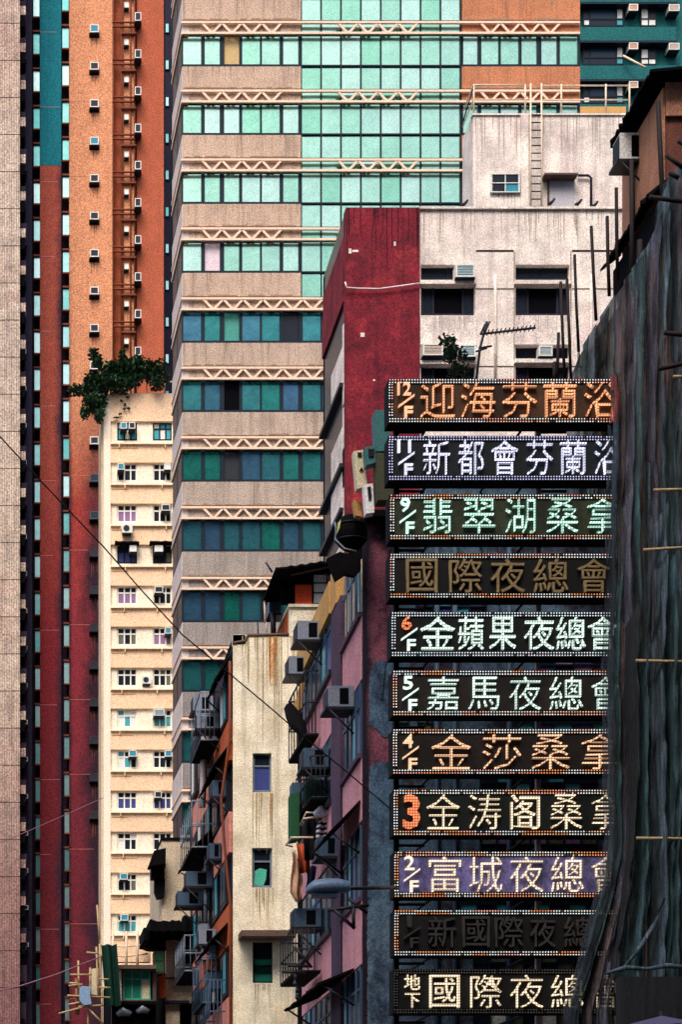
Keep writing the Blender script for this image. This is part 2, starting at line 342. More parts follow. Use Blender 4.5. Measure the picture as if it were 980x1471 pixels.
def window(parent, p0, q0, p1, q1, Y, frame, panes, cols=(0, .33, .66, 1), rows=(0, .35, 1), fw=1.2, d=.08, label=None, name='window'):
    """frame as one mesh, every pane a sub-part"""
    b = MB(); W, H = p1 - p0, q1 - q0
    for c in cols: x = p0 + c * W; x = min(max(x, p0 + fw / 2), p1 - fw / 2); b.fb(x - fw / 2, q0, x + fw / 2, q1, Y, d)
    for r_ in rows: z = q0 + r_ * H; z = min(max(z, q0 + fw / 2), q1 - fw / 2); b.fb(p0, z - fw / 2, p1, z + fw / 2, Y - .006, d)
    f = b.build(name, frame, parent)
    if label: f['label'] = label
    k = 0
    for i in range(len(cols) - 1):
        for j in range(len(rows) - 1):
            pm = panes[k % len(panes)]; k += 1
            fb('pane', f, p0 + cols[i] * W, q0 + rows[j] * H, p0 + cols[i + 1] * W, q0 + rows[j + 1] * H, Y + d * .4, .015, pm)
    return f
def stains(parent, a, c, q, lo, hi, n, Y, mat, w0=.5, w1=1.8):
    """run-off marks: thin tapering films just proud of the wall"""
    b = MB()
    for k in range(n):
        u = random.uniform(a, c); L_ = random.uniform(lo, hi); w2 = random.uniform(w0, w1)
        pts = [(X(u, Y), Z(q, Y)), (X(u + w2, Y), Z(q, Y)), (X(u + w2 * .9, Y), Z(q + L_ * .5, Y)), (X(u + w2 * .6, Y), Z(q + L_, Y)), (X(u + w2 * .4, Y), Z(q + L_, Y)), (X(u, Y), Z(q + L_ * .6, Y))]
        b.slab(pts[::-1], Y - .004 - k * .0005, Y + .01)
    return b.build('runoff_stain', mat, parent)
ORD = ['topmost', 'second', 'third', 'fourth', 'fifth', 'sixth', 'seventh', 'eighth', 'ninth', 'tenth', 'eleventh', 'twelfth', 'thirteenth', 'fourteenth', 'fifteenth', 'sixteenth', 'seventeenth', 'eighteenth', 'nineteenth', 'twentieth', 'twenty-first', 'twenty-second', 'twenty-third', 'twenty-fourth', 'twenty-fifth', 'twenty-sixth', 'twenty-seventh', 'twenty-eighth', 'twenty-ninth', 'thirtieth']
def ac(p0, q0, p1, q1, Y, out, case, grill, label, group, stand=False):
    """window air conditioner sticking out of a wall at Y"""
    Yf = Y - out; s = Yf / Y
    x0, x1, z0, z1 = X(p0, Yf), X(p1, Yf), Z(q1, Yf), Z(q0, Yf)
    w_, h_ = x1 - x0, z1 - z0
    t = thing('air_conditioner', label, 'air conditioner', ((x0 + x1) / 2, Y, z0), group)
    b = MB(); e = min(w_, h_) * .12
    b.box(x0, x1, Yf + .04, Y - .004, z0, z1); b.box(x0, x0 + e, Yf, Yf + .04, z0, z1); b.box(x1 - e, x1, Yf, Yf + .04, z0, z1)
    b.box(x0 + e, x1 - e, Yf, Yf + .04, z1 - e, z1); b.box(x0 + e, x1 - e, Yf, Yf + .04, z0, z0 + e)
    b.build('casing', case, t)
    g = box('grille', t, x0 + e, x1 - e, Yf + .02, Yf + .036, z0 + e, z1 - e, grill)
    if (p1 - p0) > 14:
        sl_ = MB()
        for k in range(1, 6):
            z = z0 + e + (h_ - 2 * e) * k / 6; sl_.box(x0 + e, x1 - e, Yf + .004, Yf + .018, z - .008, z + .008)
        sl_.build('slats', case, t)
    box('bracket', t, x0 - .02, x1 + .02, Yf + .05, Y - .004, z0 - .05, z0 - .003, 'dark_metal')
    return t
def ac_side(ya, yb, z0, z1, xw, out, case, label, group, brace=True):
    """air conditioner on a wall that faces the street (-X)"""
    t = thing('air_conditioner', label, 'air conditioner', (xw, (ya + yb) / 2, z0), group)
    x0 = xw - out
    b = MB(); b.box(x0 + .02, xw - .003, ya + .02, yb, z0, z1); b.box(x0 + .02, x0 + .07, ya, ya + .02, z0, z1); b.box(xw - .07, xw - .003, ya, ya + .02, z0, z1)
    b.box(x0 + .07, xw - .07, ya, ya + .02, z1 - .05, z1); b.box(x0 + .07, xw - .07, ya, ya + .02, z0, z0 + .05)
    b.box(x0 + .07, x0 + out * .46, ya + .004, ya + .02, z0 + .05, z1 - .05); b.box(xw - out * .2, xw - .07, ya + .004, ya + .02, z0 + .05, z1 - .05)
    b.build('casing', case, t)
    box('side_louvre', t, x0 + .07, xw - .07, ya + .012, ya + .016, z0 + .05, z1 - .05, 'black_void')
    box('grille', t, x0, x0 + .018, ya + .05, yb - .05, z0 + .05, z1 - .05, 'ac_grill')
    box('tray', t, x0 - .06, xw - .003, ya - .03, yb + .03, z0 - .07, z0 - .004, 'dark_metal')
    if brace: tube('brace', t, [(x0 + .05, ya - .02, z0 - .08), (xw - .01, ya - .02, z0 - .08 - out * .9)], .022, 'dark_metal')
    return t
def split(Y, a, b): return X(a, Y), X(b, Y)

# ------------------------------------------------------------------ ground and street
me = MB().box(-1500, 1500, -600, 2500, -.3, 0); meta(me.build('ground', 'asphalt'), kind='structure')
meta(MB().box(1.5, 3.2, -60, 320, 0, .13).build('pavement', 'paving'), kind='structure')

# ------------------------------------------------------------------ glass office tower  (facade Y = 97)
YT, KT = 97.0, -86 / 2800
tower = thing('office_tower', 'tall office tower with mint and teal window bands, beige panels and white zigzag trusses', 'building', (X(262, YT), YT, 0))
xl, xr = X(262, YT), X(834, YT)
ZTOP = Z(-330, YT)
DS = 4.2
b = MB(); b.prism([(xl + .05, YT + .35), (xr, YT + .35), (xr, YT + 22), (xl + KT * 22, YT + 22)] if False else [(xl + .02, YT + .4), (xr - .02, YT + .4), (xr - .02, YT + DS), (xl + .02 + KT * DS, YT + DS)], 0, ZTOP)
b.build('core', 'dark_frame', tower)
ROWS = [-269, -168, -67, 31.5, 130, 229, 328, 428.5, 528, 628, 728.5, 830, 930, 1032, 1135]
left_w = [(263, 289), (294, 315.8), (322, 343.7), (348, 373.7), (376.3, 402), (407, 429)]
right_w = [(666, 687), (692, 717), (720, 746), (750, 772), (778.5, 801), (805, 831)]
mid_l = [433 + 28.64 * k for k in range(9)]
PIT = 28.64
def sidebox(name, parent, z0, z1, out, mat, d0=0, d1=DS, x0=None, k=KT, Y0=YT, inn=.3):
    x0 = xl if x0 is None else x0
    d0 += .012
    return MB().prism([(x0 + k * d0 - out, Y0 + d0), (x0 + k * d0 + inn, Y0 + d0), (x0 + k * d1 + inn, Y0 + d1), (x0 + k * d1 - out, Y0 + d1)], z0, z1).build(name, mat, parent)
for ri, y in enumerate(ROWS):
    nxt = ROWS[ri + 1] if ri + 1 < len(ROWS) else y + 101
    upper = y < 400
    lower_part = y > 780
    rr = 834 if y < 230 else (664 if y < 330 else 480)
    wt, wb = y + 17.5, y + 62.5                       # window band
    sb = nxt - 3
    segs = [(262, 432.5), (664, 834)] if upper and y < 200 else ([(262, 432.5)] if upper else [(262, 600)])
    for si, (a, c) in enumerate(segs):
        mt = 'tower_panel' if si == 0 else 'tower_orange'
        if ri < 4 and si == 0: mt = 'tower_panel'
        # spandrel divided into panels
        cuts = [a, a + (c - a) * .36, a + (c - a) * .55, c] if (ri + si) % 2 else [a, a + (c - a) * .5, c]
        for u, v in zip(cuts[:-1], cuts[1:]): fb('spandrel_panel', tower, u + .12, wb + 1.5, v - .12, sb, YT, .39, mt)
        st = MB()
        for q in range(26):
            u = random.uniform(a, c - 14)
            if a < 434 < c and u > 418 and upper: continue
            st.fb(u, sb - random.uniform(.8, 2.6), u + random.uniform(6, 14), sb + .05, YT - .004 - q * .0004, .02)
        st.build('soot_line', 'grime_panel', tower)
        if not (si == 0 and y > 1000): stains(tower, a + 1, c - 2, wb + 1.6, 3, 22, int((c - a) / 16), YT, 'grime_panel', .4, 1.2)
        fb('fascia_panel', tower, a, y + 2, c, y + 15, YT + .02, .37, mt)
        fr = MB()                                        # dark frames round the windows
        fr.fb(a, wt - 1.6, c, wt + .6, YT + .06, .3); fr.fb(a, wb - 1.5, c, wb + 1.5, YT + .06, .3)
        ws = left_w if si == 0 else right_w
        if not upper: ws = left_w + [(435, 461), (464, 489), (493, 518), (522, 547), (550, 575), (578, 598)]
        edges = [a] + [v for w_ in ws for v in w_] + [c]
        for k in range(0, len(edges) - 1, 2):
            if edges[k + 1] - edges[k] > .6: fr.fb(edges[k], wt + .6, edges[k + 1], wb - 1.5, YT + .07, .28)
        fr.build('window_frame', 'dark_frame', tower)
        for k, (u, v) in enumerate(ws):
            mt2 = 'mint_glass'
            lab = None
            if ri == 3 and si == 0 and k == 2: mt2, lab = 'tan_blind', 'pane backed by a tan blind'
            if ri == 6 and k == 1: mt2, lab = 'white_blind', 'pane backed by a pale blind'
            if ri == 8 and k == 2: mt2, lab = 'black_void', 'open window with a dark room behind'
            if ri == 9 and k == 2: mt2 = 'ac_grill'
            if not upper and mt2 == 'mint_glass': mt2 = 'dim_reflection_glass' if random.random() > .1 else random.choice(['ac_blue', 'curtain_dark', 'blind_sea'])
            o = fb('pane', tower, u, wt + .8, v, wb - 1.7, YT + .16, .03, mt2, rot=(R(random.uniform(-.5, .5)), 0, R(random.uniform(-.6, .6))))
            if lab: o['label'] = lab
    if upper:                                            # curtain wall in the middle
        fr = MB()
        for x in mid_l: fr.fb(x - 1, y - 36, x + 1, nxt - 36, YT + .05, .3)
        for z in (wt - 1, wb, sb + 1.5): fr.fb(433, z - .9, 662, z + .9, YT + .045, .3)
        fr.build('curtain_wall_frame', 'dark_frame', tower)
        for k in range(8):
            u, v = mid_l[k] + 1, mid_l[k + 1] - 1
            if y > 300 and k > 1: continue
            for q0, q1 in ((y + 1.5, wt - 2), (wt, wb - 1), (wb + 1, sb + .6)):
                fb('pane', tower, u, q0, v, q1, YT + .14, .03, 'mint_glass', rot=(R(random.uniform(-.4, .4)), 0, R(random.uniform(-.4, .4))))
    # truss in front, half a metre off the wall
    Yr = YT - .16
    ra = 262 * 1; rb = 834 if y < 230 else (664 if y < 330 else 600)
    box('truss_rail', tower, X(262, YT) - .06, X(rb, Yr), Yr, Yr + .12, Z(y + 1.5, Yr), Z(y - 1.5, Yr), 'truss_paint')
    box('truss_rail', tower, X(262, YT) - .06, X(rb, Yr), Yr, Yr + .12, Z(y + 17, Yr), Z(y + 14, Yr), 'truss_paint')
    zones = [(291, 8), (487, 8), (692, 8)] if upper else [(293, 22)]
    if y > 200: zones = zones[:2] if upper else zones
    for zx, n in zones:
        for k in range(n):
            a = zx + k * 14.3
            if a + 14 > rb: break
            dn = k % 2 == 0
            z_t, z_b = Z(y + 1.5, Yr), Z(y + 15, Yr)
            x0, x1 = X(a, Yr), X(a + 12.6, Yr); wd = .075
            if not dn: x0, x1 = x1, x0
            MB().add([(x0 - wd, Yr + .02, z_t), (x0 + wd, Yr + .02, z_t), (x1 + wd, Yr + .02, z_b), (x1 - wd, Yr + .02, z_b),
                      (x0 - wd, Yr + .1, z_t), (x0 + wd, Yr + .1, z_t), (x1 + wd, Yr + .1, z_b), (x1 - wd, Yr + .1, z_b)],
                     [(0, 1, 2, 3), (7, 6, 5, 4), (0, 4, 5, 1), (1, 5, 6, 2), (2, 6, 7, 3), (3, 7, 4, 0)]).build('truss_brace', 'truss_paint', tower)
    # left flank
    sidebox('side_panel', tower, Z(sb, YT), Z(wb + 2, YT), .02, 'tower_side')
    sidebox('side_panel', tower, Z(y + 15, YT), Z(y + 2, YT), .02, 'tower_side')
    sidebox('side_rail', tower, Z(y + 1.7, YT), Z(y - 1.7, YT), .07, 'truss_paint')
    sidebox('side_rail', tower, Z(y + 18, YT), Z(y + 14.4, YT), .07, 'truss_paint')
    sidebox('side_pane', tower, Z(wb, YT), Z(wt, YT), 0.005, 'curtain_dark', .35, DS - .3)
    sidebox('side_mullion', tower, Z(wb, YT), Z(wt, YT), .012, 'dark_frame', 1.9, 2.2)

# ------------------------------------------------------------------ dark slot building between estate and tower
YB = 165.0
rb_ = thing('apartment_tower', 'dark narrow tower glimpsed between the orange estate and the office tower', 'building', (X(242, YB), YB, 0))
fb('wall', rb_, 228, -330, 262, 1790 + EYE * F / YB, YB, 12, 'shade_violet')
for k in range(-5, 26):
    y = 85 + 52.8 * k
    window(rb_, 237, y, 243, y + 15, YB - .1, 'dark_frame', ['slit_glass'], cols=(0, 1), rows=(0, 1), fw=1)

# ------------------------------------------------------------------ orange and red housing estate (Y = 147)
YE = 147.0
est = thing('housing_estate', 'very tall orange and maroon housing block with teal stripe and slit windows', 'building', (X(140, YE), YE, 0))
TOPE = -340; BOT = 1790 + EYE * F / YE
def strip(name, a, c, top, bot, out, mat, parent=est, Y=YE): return fb(name, parent, a, top, c, bot, Y - out, 3, mat)
strip('wall', -30, 237, TOPE, BOT, -.6, 'estate_dark')
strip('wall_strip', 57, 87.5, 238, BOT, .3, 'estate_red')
strip('wall_strip', 57, 87.5, TOPE, 237.6, .3, 'estate_teal')
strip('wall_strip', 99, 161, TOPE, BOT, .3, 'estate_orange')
strip('wall_strip', 161.1, 174, TOPE, 760, -.25, 'estate_groove')
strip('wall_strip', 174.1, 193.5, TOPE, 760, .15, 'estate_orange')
strip('wall_strip', 196, 235, TOPE, 760, -.1, 'estate_side')
for k in range(-6, 28):
    y = 46 + 53.7 * k
    if y > 1500: continue
    lean = .0036 * max(y, 0)
    for ci, (a, c, dy) in enumerate(((47.5, 56, 0), (89, 98, -8.5))):
        a += lean * .8; c += lean * .8
        fb('window', est, a, y + dy, c, y + dy + 31, YE - .12, .1, 'slit_glass')
        fb('window_sill', est, a - .8, y + dy + 31.2, c + .8, y + dy + 33, YE - .35, .4, 'pipe_brown')
        fb('window_head', est, a - .8, y + dy - 3, c + .8, y + dy - .4, YE - .3, .4, 'pipe_brown')
    # horizontal joint lines in the mosaic
    if k % 2 == 0 and y > -40:
        fb('wall_joint', est, 57.2, y - .3, 57.2 + random.uniform(14, 30), y + .2, YE - .312, .02, 'cable_pink')
        fb('wall_joint', est, 99.2, y - 8, 99.2 + random.uniform(20, 60), y - 7.5, YE - .312, .02, 'salmon')
    y2 = 28 + 53.7 * k
    if y2 < 760:
        for q in (8, 14.5):
            tube('drain_branch', est, [(X(161, YE), YE - .35, Z(y2 + q, YE)), (X(194, YE), YE - .35, Z(y2 + q + .5, YE))], .07, 'pipe_brown')
        fb('ledge', est, 174, y2 + 18, 195.5, y2 + 20, YE - .5, .4, 'pipe_brown')
for px in (162, 173.5, 176, 187, 192.5):
    tube('drain_pipe', est, [(X(px, YE), YE - .3, Z(-330, YE)), (X(px, YE), YE - .3, Z(760, YE))], .06, 'pipe_brown')
n1 = 0
for k in range(0, 22):
    y = 35 + 53.8 * k
    ac(129, y, 141.5, y + 11, YE, .75, 'ac_white' if k < 12 else ('ac_blue' if k < 14 else 'ac_dim'), 'ac_teal' if k in (0, 3) else 'ac_grill', '%s air conditioner in the middle column on the orange housing block' % ORD[n1], 'air conditioners in the middle column of the orange block')
    dm = MB()
    for q in range(5):
        u = 129 + random.uniform(0, 11); L_ = random.uniform(8, 26); w2 = random.uniform(.5, 1.3)
        dm.slab([(X(u, YE), Z(y + 18, YE)), (X(u + w2, YE), Z(y + 18, YE)), (X(u + w2 * .6, YE), Z(y + 18 + L_, YE)), (X(u + w2 * .3, YE), Z(y + 18 + L_, YE))][::-1], YE - .304 - q * .0006, YE - .29)
    dm.build('drip_stain', 'drip_brown', est)
    fb('ac_shade_grime', est, 127.5, y + 12, 142.5, y + 19.5, YE - .306, .02, 'dark_brown'); n1 += 1  # dark patch: the unit's shadow and grime painted under it
n2 = 0
for k in range(0, 10):
    y = 3 + 53.7 * k
    ac(178.5, y, 184.5, y + 7.5, YE, .6, 'ac_white', 'white_frame', '%s small white air conditioner beside the drain pipes of the orange block' % ORD[n2], 'air conditioners beside the drain pipes')
    y = 17.5 + 53.4 * k
    ac(193.5, y, 202.5, y + 12, YE, 1.0, 'ac_white', 'ac_grill', '%s tall white air conditioner on the dark orange flank near the tower' % ORD[n2], 'air conditioners on the dark orange flank')
    fb('ac_shade_grime', est, 194, y + 15, 203, y + 21, YE - .12, .02, 'dark_brown'); n2 += 1  # shadow and grime patch painted below the flank unit

# beige ribbed block at the far left (Y = 140)
YL = 140.0
bl = thing('beige_block', 'beige ribbed concrete block with notched dark edge at the far left', 'building', (X(10, YL), YL, 0))
fb('wall', bl, -260, -340, 28, 1790 + EYE * F / YL, YL, 7.2, 'beige_ribbed')
fb('flank', bl, 28.1, -340, 45.5, 1790 + EYE * F / YL, YL + 2.5, 4, 'shade_violet')  # shadowed recess: its shade is put into a dark colour
for k in range(-6, 28):
    y = 33 + 53.3 * k
    if y > 1500: continue
    fb('joint', bl, -200, y - .25, 28, y + .25, YL - .02, .05, 'dark_brown')
    w_ = random.choice((36, 36, 37, 38)); 
    fb('notch_shade', bl, 27.5, y + 24 - 3 + (0), w_, y + 52, YL + .6, 1.6, 'estate_dark')  # dark box puts the shade of the notch into its colour
    fb('notch_shade_foot', bl, 28, y + 44, 35 , y + 58, YL + .4, 2, 'black_void')  # black lower end of the same painted notch shade
n3 = 0
for k in range(0, 26):
    y = 21.5 + 53.3 * k
    fb('bay_wall', bl, 28.02, y - 13, 36.5, y - .5, YL + .35, 2.1, 'beige_ribbed')
    lean = .004 * y
    ac(28.5 + lean, y, 35 + lean, y + 6, YL + 2.4, 1.2, 'ac_white', 'ac_grill', '%s tiny white air conditioner on the dark edge of the beige block' % ORD[n3], 'air conditioners on the beige block edge'); n3 += 1

# ------------------------------------------------------------------ slim yellow apartment block (Y = 133)
YY = 133.0
yb = thing('yellow_apartment_block', 'slim pale yellow apartment block with paired windows and a tree on its roof', 'building', (X(200, YY), YY, 0))
BY = 1790 + EYE * F / YY
rows_y = [607 + 58.9 * k for k in range(13)]
box('wall', yb, X(149.5, YY), X(252, YY), YY + .5, YY + 3.8, 0, Z(566, YY), 'yellow_light')
fb('corner_pier', yb, 148.5, 566, 158.5, BY, YY, .5, 'yellow_light')
fb('flank_pier', yb, 145, 594, 148.4, 1372, YY + .6, 3.6, 'beige_plaster')
fb('parapet_wall', yb, 158.6, 565, 252, 605, YY + .02, .48, 'yellow_wall')
fb('edge_pier', yb, 248.5, 605, 252, BY, YY + .03, .46, 'yellow_light')
pc = [['curtain_teal', 'curtain_dark'], ['curtain_dark'], ['curtain_dark', 'curtain_lilac'], ['curtain_dark', 'curtain_blue'], ['curtain_dark', 'curtain_lilac'], ['curtain_dark', 'curtain_olive', 'curtain_dark', 'curtain_dark'], ['curtain_dark'], ['curtain_teal', 'curtain_white', 'curtain_white'], ['curtain_teal', 'curtain_white', 'curtain_dark'], ['curtain_dark', 'curtain_blue'], ['curtain_dark', 'curtain_white', 'curtain_dark'], ['curtain_dark', 'curtain_dark', 'curtain_olive'], ['curtain_dark', 'curtain_teal']]
for k, y in enumerate(rows_y):
    holes = [(168, y - .2, 196.5, y + 26), (219.3, y - .2, 246.5, y + 26)]
    holed('window_wall', yb, 158.6, y - 1.5, 248.4, y + 28.5, YY + .2, .3, holes, 'yellow_light')
    for (a, c) in ((168, 196.5), (219.3, 246.5)):
        fm = 'dark_frame' if k == 0 or k == 3 else 'white_frame'
        pl = pc[k][:] if a < 200 else (pc[(k * 5 + 3) % 13][:] if k in (5, 7, 9) else ['curtain_dark', 'curtain_dark', 'curtain_olive'] if k % 3 == 0 else ['curtain_dark'])
        if k == 0: pl = ['curtain_white', 'curtain_teal', 'curtain_teal']
        window(yb, a, y, c, y + 25.8, YY + .3, fm, pl, cols=(0, .36, .68, 1), rows=(0, .36, 1), fw=2.0)
    fb('sill_ledge', yb, 158.7, y + 28.5, 250.5, y + 30.3, YY - .18, .68, 'yellow_trim')
    fb('spandrel', yb, 158.7, y + 30.6, 248.4, y + 57.3, YY + .02, .47, 'yellow_wall')
    for px in (random.uniform(170, 180), random.uniform(225, 240)):
        fb('drip_pipe', yb, px, y + 30.5, px + .9, y + 35, YY - .2, .2, 'yellow_trim')
    stains(yb, 162, 246, y + 30.7, 2, 9, 9, YY + .02, 'grime_yellow', .4, 1.2)
    fb('dirt_line', yb, 160, y + 36.6, random.uniform(178, 200), y + 37.3, YY - .003, .02, 'mustard_coping')
fb('plinth', yb, 158.7, rows_y[-1] + 57.4, 248.4, BY, YY + .02, .47, 'yellow_wall')
acs = [(0, 173, 182, 'teal'), (0, 185, 194, 'g'), (1, 169, 178, 'teal'), (1, 236, 245, 'w'), (2, 232, 244, 'g'), (3, 186, 196, 'w'), (3, 222, 234, 'w'), (4, 222, 234, 'g'), (5, 237, 246, 'teal'), (7, 221, 236, 'teal'), (8, 185, 196, 'teal'), (8, 237, 247, 'teal'), (9, 222, 232, 'g'), (11, 172, 183, 'teal'), (12, 173, 184, 'teal')]
for j, (k, a, c, g_) in enumerate(acs):
    y = rows_y[k]
    side = 'left' if a < 200 else 'right'
    if j == 1: side = 'left, further right'
    ac(a, y - .5, c, y + 8.5, YY + .3, .75, 'ac_white', {'teal': 'ac_teal', 'g': 'ac_grill', 'w': 'white_frame'}[g_],
       'window air conditioner in the %s window, %s row of the yellow block' % (side.replace(', further right', ', beside another,') , ORD[k]), 'air conditioners in the windows of the yellow block')
def outdoor(px, py, w_, h_, Y, label):
    t = thing('outdoor_condenser', label, 'air conditioner', P(px, py + h_, Y), 'outdoor condenser units on the yellow block')
    fb('casing', t, px, py, px + w_, py + h_, Y, .45, 'ac_white')
    cx, cz_ = X(px + w_ * .42, Y), Z(py + h_ * .5, Y); r_ = X(h_ * .36, Y)
    vs = [(cx, Y - .02, cz_)] + [(cx + r_ * math.cos(a), Y - .02, cz_ + r_ * math.sin(a)) for a in [2 * math.pi * i / 14 for i in range(14)]]
    mesh_obj('fan_grille', vs, [(0, 1 + (i + 1) % 14, 1 + i) for i in range(14)], 'ac_grill', t)
    fb('bracket', t, px + 1, py + h_ + .1, px + w_ - 2, py + h_ + 1.5, Y, .5, 'dark_metal')
outdoor(175, 752.5, 15, 12.5, YY - .55, 'white outdoor condenser under the third left window of the yellow block')
outdoor(204, 971, 13, 11, YY - .3, 'white outdoor condenser between the windows of the seventh row')
for a, c in ((165, 200), (215, 250)):
    t = thing('window_canopy', 'thin dark canopy above the fourth %s window of the yellow block' % ('left' if a < 200 else 'right'), 'canopy', P(a, 779, YY), 'thin dark canopies on the yellow block')
    b = MB()
    for k in range(10):
        u = a + (c - a) * k / 10; b.fb(u, 777 + random.uniform(-.6, .6), u + (c - a) / 10, 779.5 + random.uniform(-.5, .5), YY - .6, .6)
    b.build('canopy_sheet', 'corrugated_dark', t)
# roof tree
def leaves(mb, cx, cy, cz_, rx, ry, rz, n, s):
    for _ in range(n):
        while True:
            u = Vector((random.uniform(-1, 1), random.uniform(-1, 1), random.uniform(-1, 1)))
            if u.length < 1: break
        u *= random.uniform(.75, 1.08)
        p = Vector((cx + u.x * rx, cy + u.y * ry, cz_ + u.z * rz))
        a = Vector((random.gauss(0, 1), random.gauss(0, 1), random.gauss(0, .6))).normalized(); e = a.cross(Vector((random.random(), random.random(), 1))).normalized()
        L, W_ = s * random.uniform(.6, 1.3), s * .32
        mb.add([tuple(p - a * L / 2), tuple(p + e * W_), tuple(p + a * L / 2), tuple(p - e * W_ + Vector((0, 0, .03)))], [(0, 1, 2, 3)])
tree = thing('rooftop_tree', 'leafy dark green tree spreading over the roof of the yellow block', 'tree', (X(176, YY), YY + .4, Z(566, YY)))
YR = YY - .4
tube('trunk', tree, [(X(178, YY), YY + 1.2, Z(566, YY)), (X(176, YY), YY + .6, Z(556, YY)), (X(168, YY), YY - .1, Z(545, YY))], [.18, .14, .1], 'bark')
for a, b_ in (((176, 556), (200, 535)), ((168, 548), (140, 530)), ((168, 548), (115, 565)), ((160, 552), (145, 590)), ((170, 545), (134, 512)), ((185, 548), (230, 545))):
    tube('limb', tree, [P(*a, YR + .4), P((a[0] + b_[0]) / 2, (a[1] + b_[1]) / 2 - 3, YR + .1), P(*b_, YR)], [.09, .06, .03], 'bark')
c1, c2 = MB(), MB()
for (px, py, rx, ry, n) in ((134, 510, 8, 6, 90), (140, 521, 7, 8, 80), (160, 532, 18, 12, 330), (185, 530, 22, 14, 420), (208, 532, 20, 15, 400), (222, 538, 12, 18, 200), (232, 528, 9, 12, 60), (150, 550, 26, 16, 460), (125, 562, 20, 8, 200), (105, 562, 8, 5, 60), (135, 578, 20, 14, 330), (122, 594, 8, 7, 80), (142, 597, 7, 9, 100), (170, 552, 18, 14, 300), (175, 512, 7, 6, 60), (196, 520, 9, 8, 90), (128, 546, 10, 6, 80), (190, 548, 14, 10, 140), (225, 552, 12, 9, 110), (240, 545, 5, 5, 25)):
    leaves(c1, X(px, YR), YR, Z(py, YR), X(rx, YR), .9, X(ry, YR), int(n * .8), .34)
    leaves(c2, X(px, YR), YR - .4, Z(py - 2, YR), X(rx, YR) * .9, .6, X(ry, YR) * .8, int(n * .2), .3)
c1.build('crown', 'leaf', tree); c2.build('outer_leaves', 'leaf_light', tree)
cr = MB()
for px, py in ((180, 567), (183, 572), (174, 577), (179, 583), (184, 588), (178, 589), (172, 596), (168, 601), (165, 602)): leaves(cr, X(px, YY), YY - .15, Z(py, YY), .12, .1, .09, 14, .17)
meta(cr.build('roof_creeper', 'leaf'), 'small creeper trailing down the blank parapet of the yellow block', 'plant')
aer = thing('roof_aerial', 'thin metal aerial poles on the yellow block roof beside the tree', 'aerial', P(230, 566, YY))
for pts in ([(183, 566), (183, 545)], [(211, 566), (210, 548)], [(228, 552), (252, 547)], [(236, 566), (236, 548)]):
    tube('pole', aer, [P(p[0], p[1], YY + .3) for p in pts], .04, 'rail_metal')

# ------------------------------------------------------------------ teal mosaic apartment building, upper right (Y = 130)
YG = 130.0
tg = thing('teal_apartment_building', 'dark teal mosaic apartment building at the upper right corner', 'building', (X(900, YG), YG, 0))
fb('wall', tg, 800, -330, 1100, 1790 + EYE * F / YG, YG + .5, 14, 'teal_mosaic')
for k in range(-5, 4):
    y = 9.5 + 55.5 * k
    if y > 160: continue
    fb('spandrel', tg, 828, y + 29, 972, y + 48.5, YG, .5, 'teal_mosaic')
    fb('ledge', tg, 828, y + 48.7, 974, y + 51.5, YG - .3, .8, 'dark_frame')
    window(tg, 838, y + 1, 897, y + 28, YG + .2, 'dark_frame', ['curtain_dark', 'curtain_white' if k % 2 == 0 else 'curtain_dark', 'city_glass', 'curtain_dark', 'curtain_white', 'curtain_teal'][:6], cols=(0, .17, .82, 1), rows=(0, .62, 1), fw=2)
    window(tg, 921, y + (0 if k != 1 else 4), 944, y + 28, YG + .2, 'dark_frame', ['curtain_white', 'curtain_white', 'curtain_dark', 'curtain_white'], cols=(0, .5, 1), rows=(0, .62, 1), fw=1.6)
    if k >= 0:
        ac(904.5, y - 4, 917.5, y + 5.5, YG + .5, .8, 'ac_white', 'cloth_beige', '%s air conditioner left of the narrow windows on the teal building' % ORD[k], 'air conditioners on the teal building')
        if k < 2: ac(962, y - 3.5, 977, y + 6, YG + .5, .8, 'ac_white', 'cloth_beige', '%s air conditioner by the frame edge on the teal building' % ORD[k], 'air conditioners on the teal building')
fb('low_parapet', tg, 830, 153, 900, 175, YG - 14, 3, 'mustard_coping')
t = thing('drying_pole', 'thin white drying pole sticking out of a teal building window', 'pole', P(897, 80, YG - .3))
tube('pole', t, [P(896, 80, YG - .3), P(928, 97, YG - 1)], .07, 'rail_metal')

